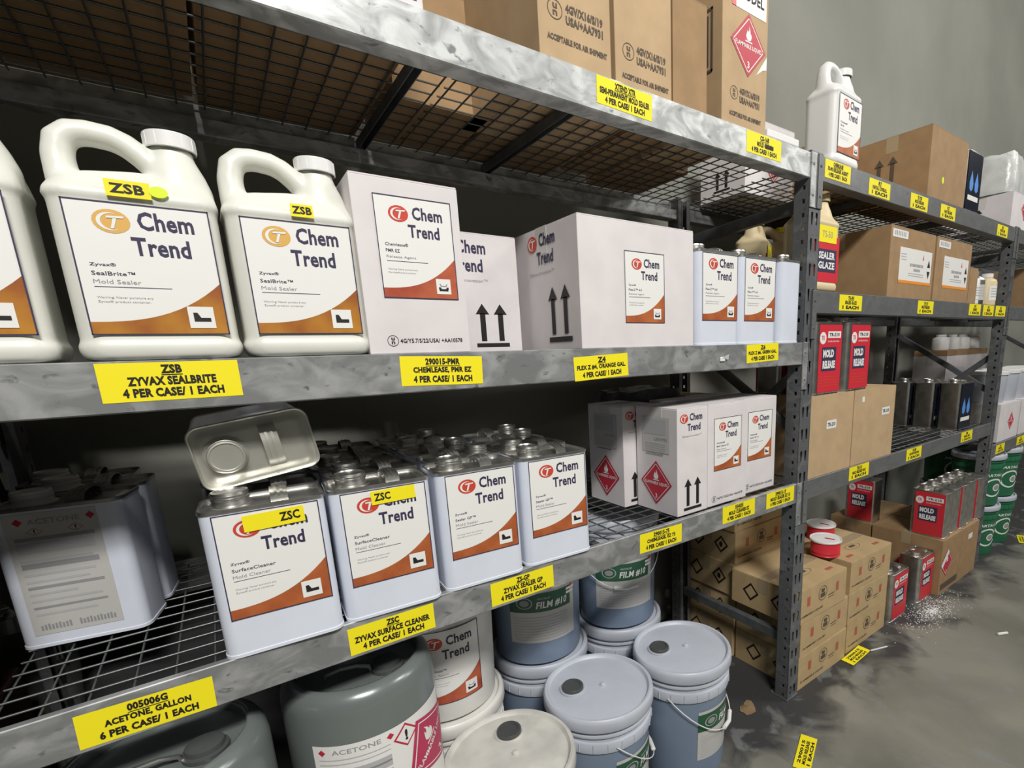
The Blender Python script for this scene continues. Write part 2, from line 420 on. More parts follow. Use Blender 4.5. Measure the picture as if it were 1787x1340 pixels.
# ------------------------------------------------------------------ racks
ZT, ZM, ZL, ZM2, ZL3 = 1.856, 1.306, 0.840, 1.4665, 0.700
PX = [0.510 - 1.887, 0.510, 2.397, 4.284]       # left edge of the posts
PW, PD = 0.065, 0.053
DEPTH = 0.61

def plate_with_holes(w, h, pitch, n, shapes, th):
    """vertical plate in XZ (x 0..w), holes cut clean through, thickness th toward +y"""
    cb = bmn()
    es = []
    def loop(pts):
        vs = [cb.verts.new((x, 0, z)) for x, z in pts]
        for i in range(len(vs)): es.append(cb.edges.new((vs[i], vs[(i + 1) % len(vs)])))
    loop([(0, 0), (w, 0), (w, pitch), (0, pitch)])
    for sh in shapes: loop(sh)
    bmesh.ops.triangle_fill(cb, edges=es, use_beauty=True, use_dissolve=False)
    # remove faces inside the holes
    def inside(p, poly):
        c = False; j = len(poly) - 1
        for i in range(len(poly)):
            if (poly[i][1] > p[1]) != (poly[j][1] > p[1]) and p[0] < (poly[j][0] - poly[i][0]) * (p[1] - poly[i][1]) / (poly[j][1] - poly[i][1]) + poly[i][0]: c = not c
            j = i
        return c
    kill = [f_ for f_ in cb.faces if any(inside((f_.calc_center_median().x, f_.calc_center_median().z), sh) for sh in shapes)]
    bmesh.ops.delete(cb, geom=kill, context='FACES_ONLY')
    g = bmesh.ops.extrude_face_region(cb, geom=list(cb.faces))
    bmesh.ops.translate(cb, verts=[v for v in g['geom'] if isinstance(v, bmesh.types.BMVert)], vec=(0, th, 0))
    cell = bpy.data.meshes.new('cell'); cb.to_mesh(cell); cb.free()
    out = bmn()
    for i in range(n):
        k = len(out.verts); out.from_mesh(cell)
        out.verts.ensure_lookup_table()
        bmesh.ops.translate(out, verts=out.verts[k:], vec=(0, 0, i * pitch))
    bpy.data.meshes.remove(cell)
    return out
def tear(cx, cz, s=1):
    return [(cx - .0035, cz - .018), (cx + .0035, cz - .018), (cx + .0062, cz + .012), (cx + .0045, cz + .018), (cx - .0045, cz + .018), (cx - .0062, cz + .012)]
def make_post():
    fp = plate_with_holes(PW, ZT, .0745, 25, [tear(.020, .0372), tear(.045, .0372)], .0022)
    me1 = bpy.data.meshes.new('a'); fp.to_mesh(me1); fp.free()
    sq = [[(.014, .012), (.024, .012), (.024, .024), (.014, .024)]]
    sp = plate_with_holes(PD, ZT, .0388, 48, sq, .0022)
    bmesh.ops.rotate(sp, verts=sp.verts, cent=(0, 0, 0), matrix=Matrix.Rotation(PI / 2, 3, 'Z'))   # x->y, y->-x
    bmesh.ops.translate(sp, verts=sp.verts, vec=(.0022, 0, 0))
    me2 = bpy.data.meshes.new('b'); sp.to_mesh(me2)
    bmesh.ops.translate(sp, verts=sp.verts, vec=(PW - .0022, 0, 0))
    me3 = bpy.data.meshes.new('c'); sp.to_mesh(me3); sp.free()
    bm = bmn()
    for me in (me1, me2, me3): bm.from_mesh(me); bpy.data.meshes.remove(me)
    add_box(bm, 0, .018, PD - .002, PD, 0, ZT); add_box(bm, PW - .018, PW, PD - .002, PD, 0, ZT)
    return mesh_of('post', bm, M_post)
ME_POST = make_post()
bm = bmn(); add_box(bm, -.002, PW + .002, -.002, PD + .02, 0, .006, .001); add_lathe(bm, [(0, .006), (.007, .006), (.007, .014), (0, .014)], PW / 2, PD + .008, 6)
ME_FOOT = mesh_of('base_plate', bm, M_post)
BH = 0.0695
def beam_mesh(L, m, name):
    bm = bmn()
    prof = [(0, 0), (0, -BH), (.045, -BH), (.045, -.036), (.014, -.036), (.014, 0)]
    prof = [(0.0, -.0015), (0, -BH + .002), (.002, -BH), (.043, -BH), (.045, -BH + .002), (.045, -.036), (.014, -.036), (.014, -.0015), (.0125, 0), (.0015, 0)]
    a = [bm.verts.new((0, y, z)) for y, z in prof]; b = [bm.verts.new((L, y, z)) for y, z in prof]
    for i in range(len(prof)):
        j = (i + 1) % len(prof); bm.faces.new((a[i], a[j], b[j], b[i]))
    bm.faces.new(a[::-1]); bm.faces.new(b)
    return mesh_of(name, bm, m)
def connector_mesh(m):
    bm = bmn(); add_box(bm, 0, .031, -.004, .0, -.150, .001, .001); add_box(bm, 0, .004, -.004, .040, -.150, .001)
    for z in (-.03, -.115): add_lathe_y(bm, .018, -.004, z, .0045, .003)
    return mesh_of('end_connector', bm, m)
def add_lathe_y(bm, x, y, z, rr, h, seg=8):
    a = [bm.verts.new((x + rr * math.cos(2 * PI * k / seg), y, z + rr * math.sin(2 * PI * k / seg))) for k in range(seg)]
    b = [bm.verts.new((x + rr * .8 * math.cos(2 * PI * k / seg), y - h, z + rr * .8 * math.sin(2 * PI * k / seg))) for k in range(seg)]
    for k in range(seg): bm.faces.new((a[k], a[(k + 1) % seg], b[(k + 1) % seg], b[k]))
    bm.faces.new(b)
LB = PX[1] - PX[0] - PW
ME_BEAM = {m.name: beam_mesh(LB, m, 'beam') for m in (M_beam_t, M_beam, M_beam2)}
ME_CONN = {m.name: connector_mesh(m) for m in (M_beam_t, M_beam, M_beam2)}
def strut_mesh(name, p, q, w=.030, t=.018):
    bm = bmn(); p, q = Vector(p), Vector(q); L = (q - p).length
    add_box(bm, -t / 2, t / 2, 0, L, -w / 2, w / 2, .002)
    rot = (q - p).to_track_quat('Y', 'Z').to_matrix()
    bmesh.ops.rotate(bm, verts=bm.verts, cent=(0, 0, 0), matrix=rot)
    bmesh.ops.translate(bm, verts=bm.verts, vec=p)
    return mesh_of(name, bm, M_strut)
ME_STRUTS = [('horizontal_strut', strut_mesh('horizontal_strut', (PW / 2, PD, .235), (PW / 2, DEPTH - PD, .235), .036, .026)),
             ('horizontal_strut', strut_mesh('horizontal_strut', (PW / 2, PD, 1.725), (PW / 2, DEPTH - PD, 1.70), .036, .026)),
             ('diagonal_strut', strut_mesh('diagonal_strut', (PW / 2, PD, 1.20), (PW / 2, DEPTH - PD, .78))),
             ('diagonal_strut', strut_mesh('diagonal_strut', (PW / 2, PD, 1.02), (PW / 2, DEPTH - PD, 1.34)))]
TAGM = {}
bm = bmn(); add_box(bm, 0, .020, -.004, 0, 0, .012, .002)
v_ = [bm.verts.new(p) for p in ((.006, -.004, .010), (.026, -.012, .020), (.030, -.006, .004))]; bm.faces.new(v_)
SCRAP = mesh_of('torn_paper', bm, M_cap)
def tag_mesh(lines, under=True, black=False):
    k = (tuple(lines), black)
    if k in TAGM: return TAGM[k]
    D = Decal(); w, h = .152, .052
    D.rect(0, 0, w, h, M_yel, 1)
    n = len(lines)
    widths = [min(.90, max(.15, len(t) * .042)) if i < n - 1 else .72 for i, t in enumerate(lines)]
    for i, t in enumerate(lines):
        yb = h * (.70 - .30 * i); ww = w * widths[i]
        D.text(t, w / 2 - ww / 2, yb, w / 2 + ww / 2, yb + h * .235, M_ink, 2, 0.052)
        if i == 0 and under: D.rect(w / 2 - ww / 2, yb - h * .045, w / 2 + ww / 2, yb - h * .02, M_ink, 2)
    if black: D.rect(w * .52, h * .41, w * .76, h * .60, M_ink, 3)
    TAGM[k] = D.mesh('shelf_tag', front(0)); return TAGM[k]
def rack(idx, label, levels, own_left, own_right, tags):
    x0 = PX[idx] if idx >= 0 else PX[0] - 1.887
    e = bpy.data.objects.new('storage_rack', None); COL.objects.link(e); e.location = (x0, 0, 0)
    e['label'] = label; e['category'] = 'rack'; e['group'] = 'grey steel storage racks along the wall'
    posts = ([0.0] if own_left else []) + ([1.887] if own_right else [])
    for px in posts:
        for (y, rz, dx) in ((0, 0, 0), (DEPTH, PI, PW)):
            p = link('post', ME_POST, e, (px + dx, y, 0), (0, 0, rz))
            link('base_plate', ME_FOOT, p)
        for nm, me in ME_STRUTS: link(nm, me, e, (px, 0, 0))
    for (z, m) in levels:
        b = link('beam', ME_BEAM[m.name], e, (PW, 0.0, z))
        c = link('end_connector', ME_CONN[m.name], b, (-.031, 0, 0))
        c = link('end_connector', ME_CONN[m.name], b, (LB + .031, 0, 0)); c.scale = (-1, 1, 1)
        for (tz, tx, lines, lb, rz, dz) in tags:
            if abs(tz - z) < 1e-6:
                g = link('shelf_tag', tag_mesh(lines, black=(lines[0] == 'CS-168')), b, (tx - x0 - PW, -.0002, -.0545 + dz), (0, rz, 0), label=lb)
        b2 = link('beam', ME_BEAM[m.name], e, (PW + LB, DEPTH, z), (0, 0, PI))
        link('end_connector', ME_CONN[m.name], b2, (-.031, 0, 0))
        c = link('end_connector', ME_CONN[m.name], b2, (LB + .031, 0, 0)); c.scale = (-1, 1, 1)
    if idx == 0: link('torn_paper', SCRAP, e, (.112 - x0, -.0002, ZM - .045), label='torn white paper scrap on the middle beam')
    return e
def T(z, x, lines, rz=0.0, dz=0.0):
    return (z, x, lines, None, rz, dz)
t1 = [T(ZT, -.277, ['XTEND XTR', 'SEMI-PERMANENT MOLD SEALER', '4 PER CASE/ 1 EACH'], .02, .0),
      T(ZT, .209, ['CS-168', 'MOLD CLEAN', '4 PER CASE/ 1 EACH'], 0, .0),
      T(ZM, -1.111, ['ZSB', 'ZYVAX SEALBRITE', '4 PER CASE/ 1 EACH']),
      T(ZM, -.730, ['290015-PMR', 'CHEMLEASE, PMR EZ', '4 PER CASE/ 1 EACH'], .03, -.002),
      T(ZM, -.364, ['Z4', 'FLEX Z #4, ORANGE GAL.', '4 PER CASE/ 1 EACH'], -.04, -.016),
      T(ZM, .229, ['Z6', 'FLEX Z #6, GREEN GAL.', '4 PER CASE/ 1 EACH'], -.03, 0),
      T(ZL, -1.218, ['005006G', 'ACETONE, GALLON', '6 PER CASE/ 1 EACH'], .03, -.008),
      T(ZL, -.873, ['ZSC', 'ZYVAX SURFACE CLEANER', '4 PER CASE/ 1 EACH'], 0, -.008),
      T(ZL, -.601, ['ZS-GP', 'ZYVAX SEALER GP', '4 PER CASE/ 1 EACH'], 0, -.008),
      T(ZL, -.190, ['290015-75', 'CHEMLEASE, EZ 75', '4 PER CASE/ 1 EACH'], .03, -.003),
      T(ZL, .133, ['554035', 'MOLD CLEANER EZ', '4 PER CASE/ 1 EACH']),
      T(ZL, .344, ['290015-15', 'MOLD SEALER EZ 15', '4 PER CASE/ 1 EACH'])]
t2 = [T(ZT, .587, ['CHEMLEASE', '70-90 RELEASE AGENT', '4 PER CASE/ 1 EACH']),
      T(ZT, .862, ['R7', 'PARTALL COVERALL', '1 EACH'], .0, -.009), T(ZT, 1.179, ['TR 920', 'MOLD RELEASE', '1 EACH'], 0, -.009),
      T(ZT, 1.455, ['R7', 'PART RELEASE', '1 EACH'], 0, -.01), T(ZT, 2.128, ['R5', 'WATER CLEAN', '1 EACH'], 0, -.01),
      T(ZM2, .715, ['TR-301', 'SEALER GLAZE', '1 EACH'], 0, -.003), T(ZM2, 1.322, ['TR-110', 'MOLD RELEASE', '1 EACH'], 0, -.003),
      T(ZM2, 1.878, ['R10', 'RELEASE', '1 EACH']), T(ZM2, 2.062, ['R11', 'RELEASE', '1 EACH']), T(ZM2, 2.240, ['R12', 'RELEASE', '1 EACH']),
      T(ZL, .857, ['TR-210', 'MOLD RELEASE WAX', '1 EACH']), T(ZL, 1.342, ['TR-920', 'AQUEOUS RELEASE', '1 EACH']),
      T(ZL, 1.962, ['R8', 'PARTALL FILM', '1 EACH'])]
t3 = [T(ZL3, 2.525, ['F10', 'FILM PAIL', '1 EACH'], 0, -.004), T(ZL3, 2.905, ['W3', 'WAX PASTE', '1 EACH'], 0, -.004), T(ZT, 2.6, ['R4', 'FILM GAL.', '1 EACH'])]

rack(0, 'nearest grey rack bay, carrying the white jugs and the white gallon cans', [(ZT, M_beam_t), (ZM, M_beam), (ZL, M_beam)], True, True, t1)
rack(1, 'middle grey rack bay, just right of the slotted post, with red cans and brown cartons', [(ZT, M_beam2), (ZM2, M_beam2), (ZL, M_beam2)], False, True, t2)
rack(2, 'farthest grey rack bay, at the right edge, above the green pails', [(ZT, M_beam2), (ZM2, M_beam2), (ZL3, M_beam2)], False, True, t3)

rack(-1, 'grey rack bay added past the left edge to darken that end', [(ZT, M_beam2), (ZM, M_beam2), (ZL, M_beam2)], True, False, [])  # bay added past the left edge for darkness, carries the dark cartons
# wire decks
def wire_mesh(L, axis, rr=.0019, seg=6):
    bm = bmn(); add_tube(bm, [(0, 0, 0), ((L, 0, 0) if axis == 'x' else (0, L, 0))], rr, seg)
    return mesh_of('wire', bm, M_wire, True, 60)
WX = {}
def deck(x0, x1, z, label, individual, ph=0.0, chs=()):
    e = bpy.data.objects.new('wire_deck', None); COL.objects.link(e); e.location = (x0, 0.016, z)
    e['label'] = label; e['category'] = 'wire deck'; e['group'] = 'wire decks of the storage racks'
    L = x1 - x0; D = DEPTH - .032
    ny = 12; nx = int((L - .01) / .048)
    xs = [.008 + ph + i * (L - .016 - ph) / nx for i in range(nx + 1)]; ys = [.030 + i * (D - .045) / ny for i in range(ny + 1)]
    if individual:
        kx, ky = ('x', round(L, 3)), ('y', round(D, 3))
        if kx not in WX: WX[kx] = wire_mesh(L - .004, 'x')
        if ky not in WX: WX[ky] = wire_mesh(D, 'y')
        for y in ys: link('wire', WX[kx], e, (.002, y, -.0024))
        for x in xs: link('wire', WX[ky], e, (x, 0, -.0069))
    else:
        bm = bmn()
        for y in ys: add_tube(bm, [(0, y, -.0024), (L, y, -.0024)], .0023, 4)
        for x in xs: add_tube(bm, [(x, 0, -.0069), (x, D, -.0069)], .0023, 4)
        link('wire_grid', mesh_of('wire_grid', bm, M_wire), e, kind='stuff')
    for fx in chs:
        k = ('ch', round(D, 3))
        if k not in WX:
            bm = bmn(); add_box(bm, -.009, .009, 0, D, -.013, -.0095); add_box(bm, -.009, -.007, 0, D, -.032, -.0095); add_box(bm, .007, .009, 0, D, -.032, -.0095)
            WX[k] = mesh_of('support_channel', bm, M_strut)
        link('support_channel', WX[k], e, (fx - x0, 0, 0))
    return e
for i, (z, nm) in enumerate(((ZT, 'top'), (ZM, 'middle'), (ZL, 'lowest'))):
    xa = PX[0] + PW + .004; xm = (PX[0] + PW + PX[1]) / 2 - .115; xb = PX[1] - .004
    w = {'top': ('left half, under the dark cartons', 'right half, under the printed cartons'),
         'middle': ('left half, under the white jugs', 'right half, under the big carton'),
         'lowest': ('left half, under the acetone cans', 'right half, under the hazard cartons')}[nm]
    deck(xa, xm - .003, z, 'wire deck, %s shelf of nearest bay, %s' % (nm, w[0]), True, chs=(-.60,) if z != ZL else (-.55,))
    deck(xm + .003, xb, z, 'wire deck, %s shelf of nearest bay, %s' % (nm, w[1]), True, chs=(-.26,) if z != ZL else (-.30, .2))
for b, zs in ((1, (ZT, ZM2, ZL)), (2, (ZT, ZM2, ZL3))):
    for z in zs:
        lv = {ZT: 'top', ZM2: 'middle'}.get(z, 'lowest')
        deck(PX[b] + PW + .004, PX[b + 1] - .004, z, 'wire deck on the %s shelf of the %s bay' % (lv, 'middle' if b == 1 else 'farthest'), False, chs=(PX[b] + .6, PX[b] + 1.3))

for z, lv in ((ZT, 'top'), (ZM, 'middle'), (ZL, 'lowest')):
    deck(PX[0] - 1.887 + PW + .004, PX[0] - .004, z, 'wire deck, %s shelf of the added bay past the left edge' % lv, False, chs=(PX[0] - 1.3, PX[0] - .6))

# ------------------------------------------------------------------ kits
def can_kit(body=M_can, top=M_tin, front_decal=None, back_decal=None, extra_mesh=None, capm=None, lowdetail=False, edge=None):
    HW, HD, H = .0835, .0515, .242
    n = 3 if lowdetail else 5
    bm = bmn()
    add_loft(bm, [(.004, 0, 0, HW, HD, .018), (H - .004, 0, 0, HW, HD, .018)], 0, n, True, False)
    k = [('body', mesh_of('can_body', bm, body, True), -1, None)]
    bm = bmn()   # rims + recessed top
    add_loft(bm, [(0, 0, 0, HW - .001, HD - .001, .018), (.0, 0, 0, HW + .0012, HD + .0012, .019), (.005, 0, 0, HW + .0012, HD + .0012, .019), (.006, 0, 0, HW, HD, .018)], 0, n, True, False)
    k.append(('bottom_rim', mesh_of('bottom_rim', bm, edge or body, True), -1, None))
    bm = bmn()
    add_loft(bm, [(H - .006, 0, 0, HW, HD, .018), (H - .005, 0, 0, HW + .0014, HD + .0014, .019), (H, 0, 0, HW + .0014, HD + .0014, .019), (H + .001, 0, 0, HW, HD, .018), (H, 0, 0, HW - .002, HD - .002, .017),
                  (H - .006, 0, 0, HW - .003, HD - .003, .016), (H - .006, 0, 0, HW - .010, HD - .010, .012), (H - .004, 0, 0, HW - .013, HD - .013, .010), (H - .004, 0, 0, HW - .02, HD - .02, .008)], 0, n, False, True)
    k.append(('lid_panel', mesh_of('lid_panel', bm, top, True), -1, 'bare metal can top'))
    bm = bmn()
    add_lathe(bm, [(.030, H - .0045), (.030, H - .002), (.026, H - .001), (.0245, H + .006), (.0262, H + .007), (.0262, H + .010), (.0245, H + .011), (.0245, H + .014), (.0255, H + .015), (.0245, H + .019), (.022, H + .0195), (.021, H + .0175), (0, H + .0175)], -.042, 0, 16 if lowdetail else 28)
    k.append(('screw_cap', mesh_of('screw_cap', bm, capm or top, True), -1, None))
    bm = bmn()   # strap handle across the short side, three ribs
    pts = []
    for i in range(11):
        a = PI * i / 10
        pts.append((-.036 * math.cos(a), H - .004 + .019 * math.sin(a) ** .6))
    for j, (xa, xb, dz) in enumerate(((-.012, -.006, 0), (-.006, -.002, .0018), (-.002, .002, 0), (.002, .006, .0018), (.006, .012, 0))):
        for (p, q) in zip(pts, pts[1:]):
            v = [bm.verts.new((.022 + x, y, z + dz)) for x, (y, z) in ((xa, p), (xb, p), (xb, q), (xa, q))]
            bm.faces.new(v)
    g = bmesh.ops.remove_doubles(bm, verts=bm.verts, dist=1e-5)
    bmesh.ops.solidify(bm, geom=list(bm.faces), thickness=.0012)
    k.append(('handle', mesh_of('strap_handle', bm, top, True, 25), -1, None))
    if front_decal: k.append(('label', front_decal.mesh('can_label', front(-HD - .0003)), -1, None))
    if back_decal: k.append(('back_label', back_decal.mesh('can_back_label', plane((0, HD + .0003, 0), (-1, 0, 0), (0, 0, 1))), -1, None))
    return k
def zt(D, x0, y0, x1, y1, tx0, tx1, t, ang=0.0):
    b = len(D.V); D.rect(x0, y0, x1, y1, M_yel, 7); D.text(t, tx0, y0 + (y1 - y0) * .25, tx1, y0 + (y1 - y0) * .82, M_ink, 8, .035)
    if ang: D.rotated(x0, y0, ang, b)
def chem_can(lines, brand, ic='boot', tag=None, extra=None, sw=None):
    D = Decal(); chem_label(D, -.068, .064, .141, .171, lines, brand, M_logo, sw or M_rust, ic)
    if tag: zt(D, *tag)
    if extra: extra(D)
    return can_kit(front_decal=D)
K_ZSC1 = chem_can(['Zyvax®', 'SurfaceCleaner', 'Mold Cleaner'], 'Zyvax®', tag=(-.030, .2025, .052, .2285, .018, .046, 'ZSC', .03))
K_ZSC2 = chem_can(['Zyvax®', 'SurfaceCleaner', 'Mold Cleaner'], 'Zyvax®', tag=(-.020, .207, .054, .2315, -.015, .012, 'ZSC', .02))
K_SGP = chem_can(['Zyvax®', 'Sealer GP™', 'Mold Sealer'], 'Zyvax®')
K_FLEX = chem_can(['Zyvax®', 'Flex-Z™ 6.0', 'Release Agent'], 'Zyvax®', 'tray')
K_PLAIN = can_kit()
K_BACK = can_kit(lowdetail=True)
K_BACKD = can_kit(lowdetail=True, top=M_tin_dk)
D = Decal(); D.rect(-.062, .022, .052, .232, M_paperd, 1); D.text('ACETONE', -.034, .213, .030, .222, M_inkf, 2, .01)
for sx in (-.045, .043): hz = len(D.V); D.poly([(sx, .212), (sx + .006, .2185), (sx, .225), (sx - .006, .2185)], M_red, 2)
for sx in (-.028, .022): D.arc(sx, .201, .010, .007, .001, 0, 360, M_red, 2, 4); D.text('!', sx - .001, .197, sx + .001, .205, M_ink, 2, .02)
for i, (yy, ww, hh) in enumerate(((.186, 1, .006), (.165, .97, .018), (.150, .9, .004), (.139, .97, .009), (.126, .9, .004), (.114, .8, .004), (.103, .97, .005), (.092, .6, .004), (.080, .9, .004), (.068, .95, .004), (.056, .8, .004))):
    D.rect(-.054, yy, -.054 + .098 * ww, yy + hh, M_inkp if i % 3 else M_inkf, 2)

for i in range(22):
    if i not in (9, 10): D.rect(-.052 + .0044 * i, .030, -.0492 + .0044 * i, .0385 + .0012 * (i % 3), M_inkf, 2)
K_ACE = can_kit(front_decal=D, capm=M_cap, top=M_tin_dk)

def jug_kit(front_decal, mat_b=M_jug, capm=M_cap, scale=1.0, vox=.0034):
    bm = bmn()
    HW, HD = .089, .060
    add_loft(bm, [(0, 0, 0, HW - .012, HD - .012, .02), (.004, 0, 0, HW - .003, HD - .003, .026), (.014, 0, 0, HW, HD, .028), (.022, 0, 0, HW, HD, .028), (.026, 0, 0, HW - .003, HD - .003, .026),
                  (.202, 0, 0, HW - .003, HD - .003, .026), (.207, 0, 0, HW, HD, .028), (.214, 0, 0, HW - .001, HD - .001, .028),
                  (.224, .002, 0, HW - .004, HD - .012, .026), (.234, .005, 0, HW - .009, HD - .020, .026), (.241, .012, 0, HW - .018, HD - .027, .026), (.248, .034, 0, HW - .044, HD - .032, .024)], 0, 6)
    me0 = mesh_of('tmp0', bm, mat_b)
    bm = bmn(); add_tube(bm, [(-.064, 0, .198), (-.0680, 0, .235), (-.0685, 0, .262), (-.064, 0, .282), (-.052, 0, .292), (-.036, 0, .2945), (-.014, 0, .2925), (.001, 0, .286), (.014, 0, .275), (.028, 0, .260), (.042, 0, .242)],
                         [.021, .0175, .0165, .0165, .0160, .0155, .0155, .0155, .0155, .0160, .018], 16, [.034, .027, .022, .020, .019, .019, .019, .019, .020, .022, .026])
    me1 = mesh_of('tmp1', bm, mat_b)
    bm = bmn(); add_lathe(bm, [(0, .2), (.040, .2), (.040, .236), (.034, .256), (.0255, .276), (.0235, .284), (.0235, .292), (0, .292)], .048, 0, 28)
    me2 = mesh_of('tmp2', bm, mat_b)
    bm = bmn()
    for me in (me0, me1, me2): bm.from_mesh(me); bpy.data.meshes.remove(me)
    me = mesh_of('jug_body', bm, mat_b)
    o = bpy.data.objects.new('tmp', me); COL.objects.link(o)
    rm = o.modifiers.new('r', 'REMESH'); rm.mode = 'VOXEL'; rm.voxel_size = vox; rm.use_smooth_shade = True
    sm = o.modifiers.new('s', 'SMOOTH'); sm.factor = .5; sm.iterations = 5
    dg = bpy.context.evaluated_depsgraph_get(); dg.update()
    body = bpy.data.meshes.new_from_object(o.evaluated_get(dg)); body.name = 'jug_body'
    bpy.data.objects.remove(o)
    body.polygons.foreach_set('use_smooth', [True] * len(body.polygons))
    if not body.materials: body.materials.append(mat_b)
    bm = bmn()
    seg = 36
    add_lathe(bm, [(.0275, .287), (.0290, .288), (.0290, .306), (.0275, .3075), (0, .3075)], .048, 0, seg)
    for k in range(seg):
        if k % 3 == 0:
            a = 2 * PI * k / seg
            add_box(bm, .048 + .0287 * math.cos(a) - .0006, .048 + .0287 * math.cos(a) + .0006, .0287 * math.sin(a) - .0006, .0287 * math.sin(a) + .0006, .2895, .305)
    cap = mesh_of('screw_cap', bm, capm, True)
    k = [('body', body, -1, None), ('screw_cap', cap, -1, None)]
    for (nm, dcl) in front_decal: k.append((nm, dcl.mesh(nm, front(-HD + .0019 if nm == 'label' else -HD - .0001)), -1, None))
    return k
D = Decal(); chem_label(D, -.070, .034, .145, .166, ['Zyvax®', 'SealBrite™', 'Mold Sealer'], 'Zyvax®', M_logoy, M_amber, 'boot')
DT = Decal(); DT.rect(-.026, .2065, .018, .2265, M_yel, 3); DT.text('ZSB', -.022, .2105, .012, .2225, M_ink, 4, .035)
DT2 = Decal(); DT2.rect(-.004, .2065, .026, .2245, M_yel, 3); DT2.text('ZSB', -.002, .2105, .024, .2215, M_ink, 4, .035)
DOT = Decal(); DOT.ell(.026, .217, .010, .007, M_yel2, 5, 16)
JUG = jug_kit([('label', D)])
tagmap = plane((0, -.0618, 0), (1, 0, 0), (0, 0, 1))
JUG1 = JUG + [('price_sticker', DT.mesh('price_sticker', tagmap), -1, 'yellow ZSB sticker'), ('round_sticker', DOT.mesh('round_sticker', tagmap), -1, 'fluorescent yellow dot sticker')]
JUG2 = JUG + [('price_sticker', DT2.mesh('price_sticker', tagmap), -1, 'yellow ZSB sticker')]

def carton_kit(w, d, h, m, prints=(), tape=None, flapm=None, endtape=True):
    """origin at the middle of the base; front faces -y"""
    bm = bmn(); add_box(bm, -w / 2, w / 2, -d / 2, d / 2, 0, h - .003, .0012)
    k = [('body', mesh_of('carton_body', bm, m), -1, None)]
    bm = bmn(); add_box(bm, -w / 2 + .001, w / 2 - .001, -d / 2 + .0005, -.0012, h - .0029, h, .0006)
    k.append(('flap', mesh_of('flap', bm, m), -1, None))
    bm = bmn(); add_box(bm, -w / 2 + .001, w / 2 - .001, .0012, d / 2 - .0005, h - .0029, h, .0006)
    k.append(('flap', mesh_of('flap', bm, m), -1, None))
    if tape:
        bm = bmn(); add_box(bm, -w / 2 - .0006, w / 2 + .0006, -.024, .024, h - .0002, h + .0004)
        if endtape:
            for sx in (-1, 1): add_box(bm, sx * (w / 2 + .0003) - .0003, sx * (w / 2 + .0003) + .0003, -.024, .024, h - .06, h)
        k.append(('tape', mesh_of('tape', bm, tape), -1, None))
    for (nm, dcl, face) in prints:
        fn = {'f': front(-d / 2 - .0003), 'l': leftf(-w / 2 - .0009), 't': topf(h + .0004)}[face]
        k.append((nm, dcl.mesh(nm, fn), -1, None))
    return k

# ------------------------------------------------------------------ middle shelf, nearest bay
z = ZM
place('plastic_jug', JUG, 'white plastic jug cut off by the left edge of the picture, on the middle shelf', 'jug', (-1.228, .062, z), 0, 'white handled jugs on the middle shelf')
place('plastic_jug', JUG, 'white plastic jug standing behind the one cut off by the left edge', 'jug', (-1.262, .215, z), 0, 'white handled jugs on the middle shelf')
place('plastic_jug', JUG1, 'white jug with ZSB sticker and round fluorescent dot, above the sealbrite shelf tag', 'jug', (-1.036, .062, z), 0, 'white handled jugs on the middle shelf')
place('plastic_jug', JUG2, 'white jug with ZSB sticker but no dot, touching the tall white carton', 'jug', (-.856, .062, z), 0, 'white handled jugs on the middle shelf')

D = Decal(); chem_label(D, -.056, .094, .130, .165, ['Chemlease®', 'PMR EZ', 'Release Agent'], 'Chemlease®', M_logo, M_rustr, 'tray')
un_mark(D, -.050, .022, .0095, M_ink); D.text('4G/Y5.7/S/22/USA/ +AA10578', -.038, .018, .074, .0255, M_ink, 1, .02)
D2 = Decal(); D2.rect(-.10, .16, -.02, .25, M_tapec, 1)
place('white_carton', carton_kit(.178, .25, .287, M_wbox, [('label', D, 'f')], M_tapec),
      'tall white carton with one large release agent label, beside the two white jugs', 'box', (-.682, .132, z), -.01)
D = Decal(); chem_name(D, -.100, .180, .125, 1); D.text('Release Innovation™', -.08, .160, .025, .167, M_inkf, 1); arrows(D, .028, .012, .085, .100, M_ink)
place('white_carton', carton_kit(.21, .18, .268, M_wbox, [('print', D, 'f')], M_tapec),
      'half hidden white carton with two up arrows, behind the tall white carton', 'box', (-.468, .325, z), 0)
place('metal_can', K_PLAIN, 'white gallon can squeezed between the hidden carton and the big white carton', 'can', (-.275, .425, z), 0)

D = Decal(); chem_label(D, -.050, .056, .124, .160, ['Zyvax®', 'Flex-Z™ 4.0', 'Release Agent'], 'Zyvax®', M_logo, M_rust, 'tray')
D2 = Decal(); chem_name(D2, -.065, .195, .125, 1); D2.text('Release Innovation™', -.06, .176, .05, .183, M_inkf, 1); arrows(D2, .065, .018, .100, .125, M_ink)
place('white_carton', carton_kit(.352, .30, .280, M_wbox, [('label', D, 'f'), ('print', D2, 'l')], M_tapec),
      'big wide white carton with up arrows on its side, in the middle of the shelf', 'box', (-.160, .157, z), .0)
place('metal_can', K_FLEX, 'white gallon can right beside the big wide white carton', 'can', (.117, .058, z), 0, 'white cans by the slotted post')
place('metal_can', K_FLEX, 'white gallon can between a labelled can and a blank sideways can', 'can', (.290, .058, z), 0, 'white cans by the slotted post')
place('metal_can', K_PLAIN, 'blank white gallon can turned sideways against the slotted post', 'can', (.440, .086, z), PI / 2)
for i, (x, y, n) in enumerate(((.117, .172, 'first'), (.290, .172, 'second'))):
    place('metal_can', K_BACK, 'white gallon can hidden behind the %s labelled can by the slotted post' % n, 'can', (x, y, z), 0)

